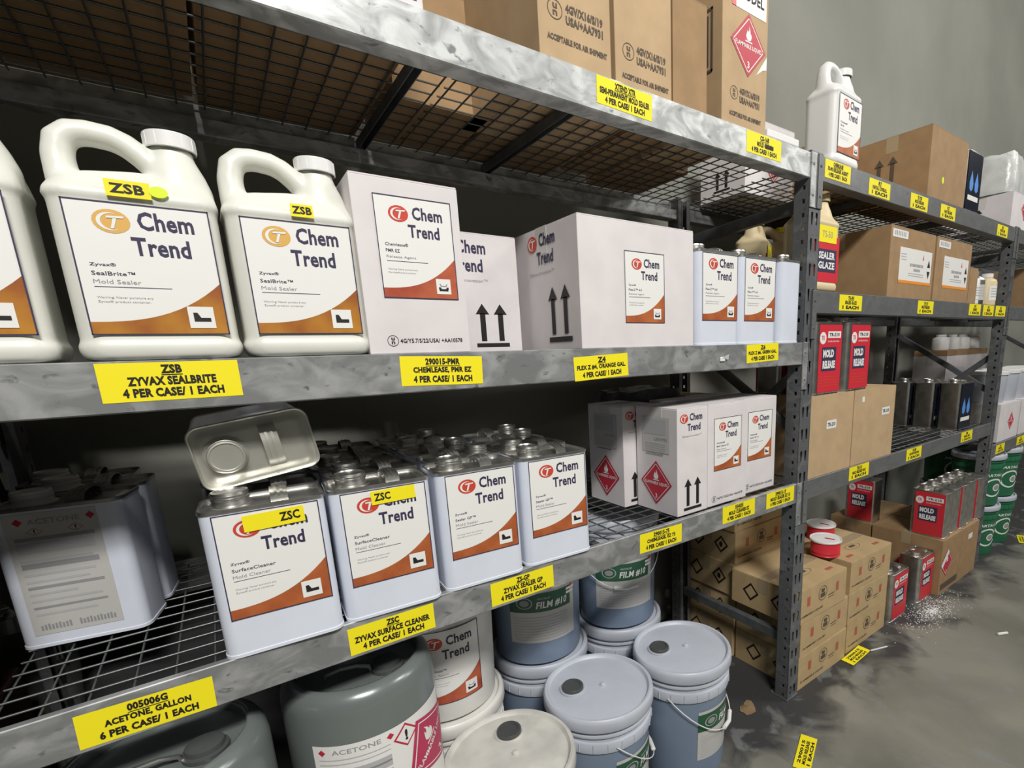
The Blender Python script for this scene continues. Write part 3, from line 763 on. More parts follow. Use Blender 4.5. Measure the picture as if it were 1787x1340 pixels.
# ------------------------------------------------------------------ lowest shelf, nearest bay
z = ZL
xs = [-.957, -.783, -.603, -.424]
ys0 = [.047, .047, .047, .048]
place('metal_can', K_ZSC1, 'white gallon can with a ZSC sticker, below the lying can', 'can', (xs[0], ys0[0], z), -.05, 'front row of white gallon cans')
place('metal_can', K_ZSC2, 'white gallon can with the ZSC sticker slipped to the left, second in the front row', 'can', (xs[1], ys0[1], z), -.05, 'front row of white gallon cans')
place('metal_can', K_SGP, 'white gallon can of mold sealer, second from the right in the front row', 'can', (xs[2], ys0[2], z), -.045, 'front row of white gallon cans')
place('metal_can', K_SGP, 'white gallon can of mold sealer at the right end of the front row', 'can', (xs[3], ys0[3], z), -.04, 'front row of white gallon cans')
cn = ['the leftmost ZSC can', 'the second ZSC can', 'the left mold sealer can', 'the right mold sealer can']
rn = ['second', 'third', 'fourth', 'last']
for c in range(4):
    for rI in range(4):
        if c == 3 and rI == 3: continue
        jx = random.uniform(-.012, .012); yy = ys0[c] + .113 * (rI + 1)
        if c == 3: jx += .0 + .01 * rI
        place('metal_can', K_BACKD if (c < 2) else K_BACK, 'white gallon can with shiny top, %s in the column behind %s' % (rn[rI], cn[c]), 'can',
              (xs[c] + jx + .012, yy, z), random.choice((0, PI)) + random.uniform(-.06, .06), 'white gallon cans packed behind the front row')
K_LYING = can_kit(top=mat('brighter_tinplate', (0.62, 0.61, 0.55), 0.40, 0.75, 0.08, 12))  # less metallic tin, for a brighter top on the lying can
place('metal_can', K_LYING, 'white gallon can lying on top of the others, its bare metal top facing out', 'can',
      (-.952, .315, z + .242 + .022 + .056), rot=(PI / 2, math.radians(-8), 0))
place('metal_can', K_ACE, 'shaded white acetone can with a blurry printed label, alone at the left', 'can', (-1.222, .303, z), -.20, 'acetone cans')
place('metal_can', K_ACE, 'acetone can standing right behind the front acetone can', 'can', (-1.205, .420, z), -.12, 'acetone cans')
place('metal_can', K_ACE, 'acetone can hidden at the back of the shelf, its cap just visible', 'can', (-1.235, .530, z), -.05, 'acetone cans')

def haz_side(D, s=.064):
    hazard(D, .0, .086, s)
    D.rect(-.055, .175, .055, .275, M_paperd, 1); D.rect(-.048, .225, .042, .268, M_inkp, 2)
    D.text('UN1993', -.005, .208, .046, .218, M_inkf, 2, .01)
    for yy in (.198, .192, .186, .180): D.rect(-.045, yy, .040, yy + .0025, M_inkp, 2)
    D.rect(-.042, .168, .030, .171, M_inkf, 2)
D2 = Decal(); haz_side(D2)
DF = Decal(); chem_name(DF, -.050, .236, .088, 1); DF.text('Release Innovation™', -.04, .222, .035, .227, M_inkf, 1); arrows(DF, 0, .012, .072, .092, M_ink)
K_HZ = carton_kit(.122, .168, .302, M_wbox, [('print', DF, 'f'), ('hazard_print', D2, 'l')], M_tapec)
place('white_carton', K_HZ, 'narrow white carton with two front arrows and a red diamond on its side', 'box', (.029, .106, z), .01, 'white cartons on the lowest shelf')
place('white_carton', K_HZ, 'narrow white carton with a red hazard diamond, half hidden behind the arrow carton', 'box', (-.020, .280, z), .02, 'white cartons on the lowest shelf')
D = Decal(); chem_label(D, -.062, .105, .122, .155, ['Chemlease®', 'Mold Cleaner EZ', 'Mold Cleaner'], 'Chemlease®', M_logo, M_rust, 'boot')
un_mark(D, -.060, .020, .010, M_ink); D.text('4G/Y5.7/S/22/USA/ +AA10578', -.046, .016, .070, .023, M_ink, 1, .01)
K_W2 = carton_kit(.176, .25, .302, M_wbox, [('label', D, 'f')], M_tapec)
place('white_carton', K_W2, 'white carton with a mold cleaner label, right of the arrow carton', 'box', (.183, .150, z), 0, 'white cartons on the lowest shelf')
D = Decal(); chem_label(D, -.062, .105, .122, .155, ['Chemlease®', 'Sealer EZ 15', 'Mold Sealer'], 'Chemlease®', M_logo, M_rust, 'boot')
un_mark(D, -.060, .020, .010, M_ink); D.text('4G/Y5.7/S/22/USA/ +AA10578', -.046, .016, .070, .023, M_ink, 1, .01)
place('white_carton', carton_kit(.165, .25, .302, M_wbox, [('label', D, 'f')], M_tapec), 'rightmost white carton of the lowest shelf, nearest the slotted post', 'box', (.360, .168, z), 0, 'white cartons on the lowest shelf')
place('kraft_carton', carton_kit(.12, .22, .29, M_kraft, (), M_tape), 'dark brown carton in the corner behind the rightmost white carton', 'box', (.435, .44, z), 0)
def wrapped(w, d, h, m):
    bm = bmn(); nx, ny, nz = 7, 6, 5
    bmesh.ops.create_cube(bm, size=1); bmesh.ops.subdivide_edges(bm, edges=bm.edges, cuts=6, use_grid_fill=True)
    for v in bm.verts:
        s_ = 1 - .10 * (abs(v.co.x) * 2) ** 4 * (abs(v.co.y) * 2) ** 2
        v.co.x *= w * s_; v.co.y *= d * s_; v.co.z = (v.co.z + .5) * h
        q = v.co.z / h
        v.co += Vector((random.uniform(-1, 1) * .006, random.uniform(-1, 1) * .006, random.uniform(-1, 1) * .006 if .05 < q else 0))
        v.co.x *= 1 - .12 * q ** 3; v.co.y *= 1 - .10 * q ** 3
    o = mesh_of('wrapped', bm, m, True, 70); return o
place('wrapped_bundle', [('stretch_wrap', wrapped(.30, .20, .325, M_film), -1, None)], 'bundle in dark glossy stretch wrap behind the white cartons', 'bundle', (.20, .44, z), 0)

# ------------------------------------------------------------------ top shelf, nearest bay
z = ZT
def air_print(D, s=1.0, dy=0.0):
    un_mark(D, -.048 * s, .085 + dy, .017 * s, M_kink)
    D.text('4GV/X16/S/19', -.024 * s, .086 + dy, .066 * s, .102 + dy, M_kink, 1, .05)
    D.text('USA/+AA7931', -.024 * s, .066 + dy, .066 * s, .082 + dy, M_kink, 1, .05)
    D.text('ACCEPTABLE FOR AIR SHIPMENT', -.068 * s, .032 + dy, .075 * s, .043 + dy, M_kink, 1, .05)
DA = Decal(); air_print(DA)
DA2 = Decal(); air_print(DA2, .95, -.02)
place('kraft_carton', carton_kit(.172, .40, .33, M_kraft_lt, [('print', DA, 'f')], M_tape), 'brown carton with air shipment print, left one of the pair in mid shelf', 'box', (-.318, .205, z), 0, 'brown air shipment cartons on the top shelf')
place('kraft_carton', carton_kit(.163, .40, .33, M_kraft_lt, [('print', DA2, 'f')], M_tape), 'brown carton with air shipment print, right one of the pair, its print lower', 'box', (-.139, .205, z), 0, 'brown air shipment cartons on the top shelf')
DA3 = Decal(); air_print(DA3, .9, -.012); hazard(DA3, .010, .190, .070)
DA3.rect(-.04, .262, .080, .33, M_paper, 1); DA3.text('MODEL', -.03, .285, .07, .31, M_ink, 2, .03)
DA3.rect(-.055, .262, -.040, .33, M_redb, 2); DA3.poly([(.035, .128), (.070, .150), (.086, .155), (.086, .185), (.045, .135)], M_paper, 1)
DL = Decal(); DL.frame(.02, .12, .13, .26, .006, M_kink, 1); [DL.rect(.04 + .022 * i, .135, .05 + .022 * i, .245, M_kink, 1) for i in range(4)]
place('kraft_carton', carton_kit(.178, .32, .345, M_kraft_lt, [('print', DA3, 'f'), ('side_print', DL, 'l')], M_tape), 'brown carton with a torn red flammable diamond and a white sticker on top', 'box', (.205, .165, z), 0, 'brown air shipment cartons on the top shelf')
D = Decal(); D.text('PARTALL', -.125, .012, .125, .060, mat('blue_ink', (.05, .09, .35), .5), 1, .03)
place('white_carton', carton_kit(.27, .14, .25, M_wbox, [('print', D, 'f')], M_tapec), 'white carton with blue lettering, only its lower corner in view at the top', 'box', (-.757, .078, z), 0)
for i, (x, y, w, d_, lb) in enumerate(((-1.130, .30, .395, .52, 'dark brown carton at the far left of the top shelf, seen through the wires'),
                                      (-.768, .375, .313, .43, 'brown carton behind the white carton with blue lettering'),
                                      (-.475, .45, .22, .25, 'brown carton at the back, left of the air shipment pair'),
                                      (-.20, .50, .30, .17, 'low brown carton behind the air shipment pair'),
                                      (.02, .27, .115, .50, 'pale brown carton squeezed between the pair and the diamond carton'),
                                      (.22, .46, .24, .24, 'brown carton behind the one with the red diamond'))):
    place('kraft_carton', carton_kit(w, d_, .24, M_kraft, (), M_tape), lb, 'box', (x, y, z), 0, 'plain brown cartons on the top shelf')
bm = bmn(); add_box(bm, -.075, .075, -.09, .09, 0, .020, .003)
place('foam_sheet', [('sheet', mesh_of('foam_sheet', bm, M_cap), -1, None)], 'flat white foam sheet on the beam, right of the diamond carton', 'foam sheet', (.375, .092, z + .0005), 0)

for (zz_, hh, lb) in ((ZT, .35, 'top'), (ZM, .42, 'middle'), (ZL, .36, 'lowest'), (0, .70, 'floor')):  # dark cartons added outside the left edge to block light there
    for q, (x, w) in enumerate(((-1.60, .40), (-2.03, .40))):
        place('kraft_carton', carton_kit(w, .55, hh, mat('dark_red_brown_carton', (.10, .05, .04), .8), (), M_tape), '%s dark red brown carton added outside the left edge for darkness, %s level' % (('right hand', 'left hand')[q], lb), 'box', (x, .29, zz_), 0)
place('wrapped_bundle', [('stretch_wrap', wrapped(.60, .24, .74, mat('shade_dark_wrap', (.03, .03, .032), .6, bump=.6, bscale=20)), -1, None)], 'tall dark bundle added behind the grey steel drums for the deep shade there', 'bundle', (-1.02, .47, 0), 0)  # dark bundle added to stand in for deep shade behind the drums

# ------------------------------------------------------------------ pails and drums on the floor
def pail_kit(body=M_pailb, band=M_paill, lid=M_paill, decal=None, bail=True, bail_ang=-90, spout=M_spout, spa=135, dirty=False):
    R0, R1, H = .131, .143, .365
    bm = bmn(); add_lathe(bm, [(0, .004), (.120, .004), (.124, 0), (R0, .003), (R0 + .001, .010), (R0 + (R1 - R0) * .80, .285)], seg=48)
    k = [('body', mesh_of('pail_body', bm, body, True), -1, None)]
    bm = bmn(); add_lathe(bm, [(.1405, .283), (.147, .284), (.1475, .286), (.1480, .312), (.147, .314), (.142, .315), (.142, .330), (.149, .331), (.1495, .336), (.149, .338), (.1425, .339), (.143, .352)], seg=48)
    for i in range(24):
        a = 2 * PI * i / 24 + .05
        add_box(bm, .1475 * math.cos(a) - .0015, .1475 * math.cos(a) + .0015, .1475 * math.sin(a) - .0015, .1475 * math.sin(a) + .0015, .287, .311)
    k.append(('rim_band', mesh_of('rim_band', bm, band, True), -1, None))
    bm = bmn(); add_lathe(bm, [(.1445, .350), (.1535, .350), (.1550, .353), (.1545, .374), (.1530, .382), (.149, .3855), (.143, .385), (.1405, .380), (.137, .3765), (.131, .3775), (.04, .380), (0, .380)], seg=56)
    add_lathe(bm, [(.009, .3795), (.008, .384), (.005, .386), (0, .3865)], .012, -.006, 14)
    k.append(('lid', mesh_of('pail_lid', bm, lid, True), -1, None))
    a = math.radians(spa); sx, sy = .072 * math.cos(a), .072 * math.sin(a)
    bm = bmn(); add_lathe(bm, [(.036, .3790), (.036, .3825), (.034, .3835), (.0325, .3825), (.0305, .3825)], sx, sy, 28)
    k.append(('spout_ring', mesh_of('spout_ring', bm, lid, True), 2, None))
    bm = bmn(); add_lathe(bm, [(.030, .380), (.030, .389), (.0285, .391), (.022, .391), (.021, .3885), (0, .3885)], sx, sy, 28)
    k.append(('spout', mesh_of('spout', bm, spout, True), 2, 'dark flexible spout cap'))
    if bail:
        bm = bmn(); b = math.radians(bail_ang); pts = []
        for i in range(21):
            t_ = PI * i / 20
            side = math.cos(t_) * .152; drop = math.sin(t_)
            ox = side * math.cos(b + PI / 2) + (.150 * drop * .98 + .004) * math.cos(b) * (1 if drop > 0 else 0)
            oy = side * math.sin(b + PI / 2) + (.150 * drop * .98 + .004) * math.sin(b)
            rr = math.hypot(ox, oy)
            if rr < .153: ox, oy = ox / rr * .153, oy / rr * .153
            pts.append((ox, oy, .300 - .145 * drop))
        add_tube(bm, pts, .0016, 6, cap=True)
        k.append(('bail', mesh_of('bail', bm, M_cap, True, 80), -1, 'thin wire bail handle'))
        bm = bmn(); g = pts[9:12]; g0 = Vector(pts[8]).lerp(Vector(pts[9]), .3); g1 = Vector(pts[12]).lerp(Vector(pts[11]), .3)
        add_tube(bm, [g0, pts[10], g1], .0065, 10)
        k.append(('grip', mesh_of('grip', bm, M_cap, True), 5, 'white plastic hand grip'))
    if decal: k.append(('label', decal.mesh('pail_label', cyl(R0 + .0012, R0 + (R1 - R0) * .80 + .0012, .285, math.radians(-90)), .012), -1, None))
    return k
def film_decal(uc):
    D = Decal(); w = .21; x0 = uc - w / 2
    D.rect(x0, .075, x0 + w, .245, M_paperd, 1, 20)
    D.rect(x0, .175, x0 + w * .92, .235, M_green, 2, 20)
    D.arc(x0 + w * .22, .205, .024, .018, .003, 0, 360, M_inkp, 3, 22); D.ell(x0 + w * .22, .205, .014, .010, M_inkf, 3)
    D.text('PARTALL®', x0 + w * .40, .214, x0 + w * .58, .221, M_inkp, 3, .02, .2)
    D.text('FILM #10', x0 + w * .38, .184, x0 + w * .84, .208, M_paper, 3, .03, .15)
    D.rect(x0 + w * .84, .222, x0 + w * 1.0, .230, M_paper, 4, 3); D.rect(x0 + w * .84, .210, x0 + w * .98, .218, M_paper, 4, 3)
    for i in range(9): D.rect(x0 + .012, .084 + .009 * i, x0 + w - .03, .087 + .009 * i, M_inkp, 2, 16)
    b = len(D.V); D.poly([(x0 + w - .012, .226), (x0 + w - .004, .234), (x0 + w - .012, .242), (x0 + w - .020, .234)], M_redb, 4)
    return D
K_PA = pail_kit(decal=film_decal(.045), bail_ang=-62, spa=150)
K_PB = pail_kit(decal=film_decal(.060), bail_ang=-20, spa=150)
K_PU = pail_kit(decal=film_decal(-.055), bail_ang=-115, spa=150)
K_PX = pail_kit(decal=film_decal(.08), bail_ang=200, spa=150)
M_dirty = mat('dusty_white_lid', (0.66, 0.65, 0.61), .5, col2=(0.52, 0.51, 0.48), scale=16)
K_PC = pail_kit(M_pailw, M_pailw, M_dirty, bail=False, spa=65)
D = Decal(); chem_label(D, -.10, .055, .165, .205, ['Zyvax®', 'Watershield™', 'Release Agent'], 'Zyvax®', M_logo, M_rustr, 'tray', 18)
K_PW = pail_kit(M_pailw, M_pailw, M_pailw, decal=D, bail=False)
HP = .386
place('plastic_pail', K_PA, 'blue grey pail with a handle hanging in front, nearest the brown cases', 'pail', (.045, .085, 0), 0, 'blue grey pails on the floor')
place('plastic_pail', K_PB, 'blue grey pail between the dusty white lid and the rightmost pail', 'pail', (-.270, .100, 0), 0, 'blue grey pails on the floor')
place('plastic_pail', K_PC, 'white pail with a dusty scuffed lid at the bottom edge of the picture', 'pail', (-.578, .030, 0), 0)
place('plastic_pail', K_PX, 'blue grey pail under the right one of the two upper film pails', 'pail', (.035, .398, 0), 0, 'blue grey pails on the floor')
place('plastic_pail', K_PU, 'upper film pail with a green label and a hanging handle, stacked at the right', 'pail', (.030, .395, HP), 0, 'stacked film pails with green labels')
place('plastic_pail', K_PX, 'blue grey pail under the left one of the two upper film pails', 'pail', (-.283, .405, 0), 0, 'blue grey pails on the floor')
K_PU2 = pail_kit(decal=film_decal(-.045), bail=False, spa=150)
place('plastic_pail', K_PU2, 'upper film pail with a green label and no handle in view, stacked at the left', 'pail', (-.288, .400, HP), 0, 'stacked film pails with green labels')
place('plastic_pail', K_PW, 'white pail without a label, carrying the white labelled pail', 'pail', (-.612, .348, 0), math.radians(180), 'white pails on the floor')
place('plastic_pail', K_PW, 'white pail with the chemical maker label, stacked between grey drum and film pail', 'pail', (-.612, .348, HP), math.radians(-3), 'white pails on the floor')

def drum_kit(decal=None):
    bm = bmn(); H = .35; R = .142
    add_lathe(bm, [(0, .008), (R - .012, .008), (R - .008, 0), (R - .002, .002), (R, .008), (R, H * .55), (R, H * .555), (R, H - .040), (R - .003, H - .022), (R - .009, H - .010), (R - .018, H - .003), (R - .024, H), (R - .028, H - .001), (R - .030, H - .006), (R - .031, H - .022), (R - .040, H - .024), (0, H - .022)], seg=64)
    k = [('body', mesh_of('drum_body', bm, M_drum, True, 60), -1, None)]
    bm = bmn(); add_lathe(bm, [(.032, H - .0225), (.032, H - .016), (.027, H - .014), (.026, H - .006), (.022, H - .004), (0, H - .004)], .055, -.03, 26)
    k.append(('bung_cap', mesh_of('bung_cap', bm, M_spout, True), -1, None))
    bm = bmn(); add_tube(bm, [(-.06, -.035, H - .022), (-.055, -.035, H - .010), (-.03, -.035, H - .003), (.0, -.035, H - .003), (.022, -.035, H - .010), (.027, -.035, H - .022)], .004, 8)
    k.append(('handle', mesh_of('drum_handle', bm, M_tin, True), -1, 'shiny wire handle'))
    if decal: k.append(('label', decal.mesh('drum_label', cyl(R + .0004, R + .0004, H, math.radians(-90)), .012), -1, None))
    return k
D = Decal()
D.rect(-.085, .02, .20, .255, M_paper, 1, 26)
D.text('ACETONE', -.050, .236, .035, .246, M_inkf, 2, .01)
for sx in (-.068, .052): D.poly([(sx, .234), (sx + .007, .241), (sx, .248), (sx - .007, .241)], M_red, 2)
for i, yy in enumerate((.224, .214, .190, .180, .160, .140, .12, .10, .08, .06, .04)): D.rect(-.075, yy, .050, yy + (.002 if i < 2 else .014), M_inkp, 2, 10)
cx, cy = .082, .226
D.poly([(cx, cy - .026), (cx + .026, cy), (cx, cy + .026), (cx - .026, cy)], M_red, 2)
D.poly([(cx, cy - .021), (cx + .021, cy), (cx, cy + .021), (cx - .021, cy)], M_paper, 3)
D.text('!', cx - .003, cy - .012, cx + .003, cy + .012, M_ink, 4, .04)
hazard(D, .150, .165, .085, 3, mat('magenta_red', (.50, .03, .10), .5), ang=.55)
K_DR = drum_kit(D)
K_DR2 = drum_kit()
HD_ = .3505
place('steel_drum', K_DR2, 'grey steel drum on the floor under the labelled acetone drum', 'drum', (-.845, .135, 0), 0, 'grey steel drums under the lowest shelf')
place('steel_drum', K_DR, 'grey steel drum with a white acetone label and red diamond, under the surface cleaner tag', 'drum', (-.845, .135, HD_), -.26, 'grey steel drums under the lowest shelf')
place('steel_drum', K_DR2, 'grey steel drum on the floor under the unlabelled leftmost drum', 'drum', (-1.150, .07, 0), 0, 'grey steel drums under the lowest shelf')
place('steel_drum', K_DR2, 'plain grey steel drum at the bottom left, under the acetone shelf tag', 'drum', (-1.150, .07, HD_), 0, 'grey steel drums under the lowest shelf')

# ------------------------------------------------------------------ brown cases on the floor, middle bay
CW, CD, CH = .345, .30, .139
def case_prints():
    F = Decal(); un_mark(F, .0, .085, .030, M_kink)
    F.poly([(-.011, .090), (.011, .090), (.011, .104), (-.011, .104)], M_kink, 2); F.rect(-.016, .070, .016, .086, M_kink, 2)
    for sx in (-.095, .105): F.rect(sx - .010, .062, sx + .010, .100, mat('case_red_ink', (.45, .12, .07), .7), 1)
    F.text('FLAMMABLE LIQUID', -.155, .022, .005, .033, M_kink, 1, .02); F.rect(.04, .060, .085, .064, M_kink, 1); F.rect(.04, .05, .08, .053, M_kink, 1)
    Lf = Decal()
    for cx in (-.055, .075):
        s = .038
        for (r0, m_) in ((s, M_ink), (s * .72, M_kraft_y)): Lf.poly([(cx, .07 - r0), (cx + r0, .07), (cx, .07 + r0), (cx - r0, .07)], m_, 1 if r0 == s else 2)
        if cx > 0: Lf.ell(cx, .07, .009, .012, M_ink, 3)
    Tp = Decal(); Tp.arc(.0, -.06, .05, .022, .002, 0, 360, M_kink, 3, 20); Tp.rect(-.02, -.065, .02, -.05, M_kink, 3)
    for sx in (-.11, .11): Tp.rect(sx - .02, -.115, sx + .02, -.10, mat('case_red_ink', (.45, .12, .07), .7), 3)
    return [('print', F, 'f'), ('side_print', Lf, 'l'), ('top_print', Tp, 't')]
K_CASE = carton_kit(CW, CD, CH, M_kraft_y, case_prints(), M_tape)
lv = ['bottom', 'second', 'third', 'fourth', 'top']
cols = [(.762, .155, 3, 'front stack beside the slotted post'), (1.128, .160, 3, 'front stack farther from the slotted post'),
        (.757, .4650, 5, 'tall rear stack seen through the rack end'), (1.115, .470, 3, 'rear stack behind the paint cans')]
for (x, y, n, lb) in cols:
    for i in range(n):
        l_ = 'top' if i == n - 1 else lv[i]
        place('kraft_case', K_CASE, 'brown printed case, %s of the %s' % (l_, lb), 'box',
              (x + random.uniform(-.006, .006) + (-.030 if (i == 2 and n == 3 and y < .2 and x < 1) else 0), y + random.uniform(0, .006), i * (CH + .0012)), random.uniform(-.012, .012), 'stacked brown cases on the floor')
def paint_can(deep):
    bm = bmn(); add_lathe(bm, [(0, .002), (.079, .002), (.081, 0), (.083, .004), (.081, .006), (.081, .016), (.0825, .018), (.081, .020), (.081, .064), (.083, .066)], seg=40)
    k = [('body', mesh_of('paint_can_body', bm, M_redb, True), -1, None)]
    bm = bmn(); add_lathe(bm, [(.082, .062), (.088, .063), (.089, .067), (.087, .071), (.083, .070), (.077, .067), (.076, .0685), (0, .0685)], seg=44)
    k.append(('lid', mesh_of('paint_can_lid', bm, M_cap, True), -1, 'white lid'))
    D = Decal(); D.rect(-.008, -.05, .008, .005, M_redb, 1); k.append(('lid_mark', D.mesh('lid_mark', topf(.0687)), -1, 'red print on lid'))
    return k
K_PC2 = paint_can(1)
pc1 = place('paint_can', K_PC2, 'front red tin with a white lid, on the brown case beside the post', 'tin', (.968, .140, 3 * (CH + .0012) + .001), .3, 'red tins with white lids')
pc2 = place('paint_can', K_PC2, 'rear red tin with a white lid, behind its twin on the brown cases', 'tin', (1.125, .255, 3 * (CH + .0012) + .001), .1, 'red tins with white lids')

pc1.scale = pc2.scale = (.74, .74, .98)

# ------------------------------------------------------------------ lowest shelf, middle bay
z = ZL
D = Decal(); D.rect(-.035, .165, .03, .195, M_paper, 1); D.text('TR-210', -.028, .173, .022, .187, M_ink, 2, .03)
place('kraft_carton', carton_kit(.288, .30, .288, M_kraft_lt, [('sticker', D, 'f')], M_tape), 'brown carton with a small centred sticker, nearest the slotted post', 'box', (.722, .155, z), 0, 'brown cartons under the red cans')
D = Decal(); D.rect(.055, .175, .12, .205, M_paper, 1); D.text('TR-210', .062, .183, .113, .197, M_ink, 2, .03); D.rect(-.11, .24, -.09, .26, M_paper, 1)
place('kraft_carton', carton_kit(.330, .30, .288, M_kraft_lt, [('sticker', D, 'f')], M_tape), 'brown carton with two small stickers, second from the slotted post', 'box', (1.038, .155, z), 0, 'brown cartons under the red cans')
def red_label(word='MOLD\nRELEASE'):
    D = Decal()
    D.rect(-.064, .008, .078, .234, M_redb, 1)
    D.ell(-.042, .190, .020, .020, M_paper, 2); D.text('TR', -.052, .183, -.032, .198, M_redb, 3, .02)
    D.rect(-.012, .190, .070, .212, M_paper, 2); D.text('TR-210', -.004, .195, .060, .207, M_ink, 3, .03)
    D.text('industries', -.010, .176, .060, .183, M_paper, 2, 0)
    D.rect(-.045, .080, .045, .160, M_navy, 2)
    D.text('MOLD', -.038, .125, .030, .152, M_paper, 3, .06); D.text('RELEASE', -.038, .088, .040, .115, M_paper, 3, .06)
    for yy in (.058, .048, .038, .028): D.rect(-.06, yy, .06, yy + .003, M_logo, 2)
    return D
RL = red_label()
K_RED = can_kit(M_tin, M_tin, RL, RL, edge=M_tin)
K_REDL = can_kit(M_tin, M_tin, RL, RL, edge=M_tin, lowdetail=True)
zz = ZL + .2885
place('metal_can', K_RED, 'red mold release can directly right of the slotted post, on a brown carton', 'can', (.683, .060, zz), .0, 'red cans on the brown cartons')
place('metal_can', K_RED, 'red mold release can on the second brown carton', 'can', (.886, .060, zz), .02, 'red cans on the brown cartons')
place('metal_can', K_RED, 'red mold release can hidden behind the first red can on the brown carton', 'can', (.668, .185, zz), 0, 'red cans on the brown cartons')
DB = Decal(); DB.rect(-.080, .006, .080, .236, M_black, 1)
for sx in (-.03, .03):
    DB.poly([(sx, .165), (sx + .022, .115), (sx + .018, .09), (sx, .08), (sx - .018, .09), (sx - .022, .115)], M_blue, 2)
DB.rect(-.06, .045, .06, .065, M_paper, 2)
K_BLK = can_kit(M_tin_dk, M_tin, DB, DB, edge=M_tin)
for i, (x, y, lb) in enumerate(((2.085, .085, 'dark can with blue drops on its label, at the front right of its group'),
                                (2.075, .205, 'dark metal can behind the first can with blue drops'),
                                (2.070, .325, 'dark metal can third from the front in the blue drop group'))):
    place('metal_can', K_BLK, lb, 'can', (x, y, z), 0, 'dark metal cans on the lowest shelf')

# ------------------------------------------------------------------ middle shelf, middle bay
z = ZM2
D = Decal(); D.rect(-.07, .03, .075, .17, M_redb, 1); D.rect(-.055, .06, .06, .13, M_navy, 2); D.text('SEALER', -.045, .10, .05, .122, M_paper, 3, .04); D.text('GLAZE', -.045, .07, .05, .092, M_paper, 3, .04)
D.rect(-.06, .15, .055, .20, M_yel, 4); D.text('TS-50', -.03, .165, .03, .185, M_inkf, 5)
K_BJ = jug_kit([('label', D)], M_beige, M_beige, vox=.0045)
place('plastic_jug', K_BJ, 'beige plastic jug with a red label and yellow tag, just right of the slotted post', 'jug', (.630, .064, z), 0, 'beige jugs on the middle shelf')
place('plastic_jug', K_BJ, 'beige plastic jug seen through the rack end above the white cans', 'jug', (.72, .36, z), .5, 'beige jugs on the middle shelf')
K_BJ2 = jug_kit([], M_beige, M_yel, vox=.0045)
place('plastic_jug', K_BJ2, 'beige plastic jug with a yellow cap at the back of the shelf', 'jug', (.92, .42, z), -.3, 'beige jugs on the middle shelf')
def shipper(sx=1.0):
    D = Decal(); w = .24
    D.rect(-.10 * sx, .065, .15 * sx, .185, M_paper, 1); D.rect(-.10 * sx, .055, .15 * sx, .066, M_orange, 2)
    [D.rect((-.02 + .0105 * i) * sx, .120, (-.0125 + .0105 * i) * sx, .131, M_inkf, 2) for i in range(10)]; [D.rect((.01 + .0105 * i) * sx, .103, (.0175 + .0105 * i) * sx, .113, M_inkf, 2) for i in range(5)]
    for yy in (.092, .084): D.rect(-.03 * sx, yy, .09 * sx, yy + .003, M_inkp, 2)
    for yy in (.16, .15, .14): D.rect(-.09 * sx, yy, -.05 * sx, yy + .003, M_inkp, 2)
    D.poly([(.115 * sx, .125), (.140 * sx, .125), (.128 * sx, .155)], M_ink, 2); D.poly([(.115 * sx, .110), (.140 * sx, .110), (.128 * sx, .080)], M_ink, 2)
    D.poly([(.075 * sx, .150), (.085 * sx, .150), (.080 * sx, .172)], M_redb, 2)
    D.rect(-.16 * sx, .215, -.05 * sx, .243, M_paper, 1); [D.rect((-.145 + .012 * i) * sx, .222, (-.14 + .012 * i) * sx, .238, M_inkf, 2) for i in range(7)]
    return D
place('kraft_carton', carton_kit(.392, .40, .255, M_kraft, [('shipping_label', shipper(1.15), 'f')], M_tape), 'wide brown carton with a white and orange label, left of its narrower twin', 'box', (1.255, .205, z), 0, 'brown cartons with white labels on the middle shelf')
place('kraft_carton', carton_kit(.385, .40, .255, M_kraft, [('shipping_label', shipper(1.1), 'f')], M_tape), 'brown carton with a white and orange label, right one of the two', 'box', (1.662, .205, z), 0, 'brown cartons with white labels on the middle shelf')
place('kraft_carton', carton_kit(.10, .30, .16, M_kraft, (), M_tape), 'small plain brown carton right of the two labelled ones', 'box', (1.912, .155, z), 0)
def jar_kit(r0, h, m, capm_, lab=None):
    bm = bmn(); add_lathe(bm, [(0, 0), (r0 - .003, 0), (r0, .003), (r0, h * .72), (r0 * .9, h * .80), (r0 * .55, h * .86), (r0 * .5, h * .88)], seg=24)
    k = [('body', mesh_of('jar_body', bm, m, True), -1, None)]
    bm = bmn(); add_lathe(bm, [(r0 * .5, h * .87), (r0 * .6, h * .875), (r0 * .6, h * .99), (r0 * .55, h), (0, h)], seg=20)
    k.append(('screw_cap', mesh_of('jar_cap', bm, capm_, True), -1, None))
    if lab:
        D = Decal(); D.rect(-r0 * .9, h * .15, r0 * .9, h * .6, lab, 1, 10)
        for q in (.5, .42, .34, .26): D.rect(-r0 * .7, h * q, r0 * .6, h * (q + .03), M_inkp, 2, 6)
        k.append(('label', D.mesh('jar_label', cyl(r0 + .0004, r0 + .0004, h, math.radians(-90))), -1, None))
    return k
K_J1 = jar_kit(.045, .15, M_cap, M_cap, M_paper)
K_J2 = jar_kit(.042, .165, M_tin, M_tin, M_paperd)
K_J3 = jar_kit(.05, .16, M_beige, M_cap, M_paper)
place('bottle', K_J1, 'white plastic bottle right of the small brown carton', 'bottle', (2.025, .06, z), 0, 'bottles beside the far post')
place('bottle', K_J2, 'shiny silver bottle between the white and the beige bottle', 'bottle', (2.135, .07, z), 0, 'bottles beside the far post')
place('bottle', K_J3, 'beige bottle next to the far post', 'bottle', (2.25, .06, z), 0, 'bottles beside the far post')

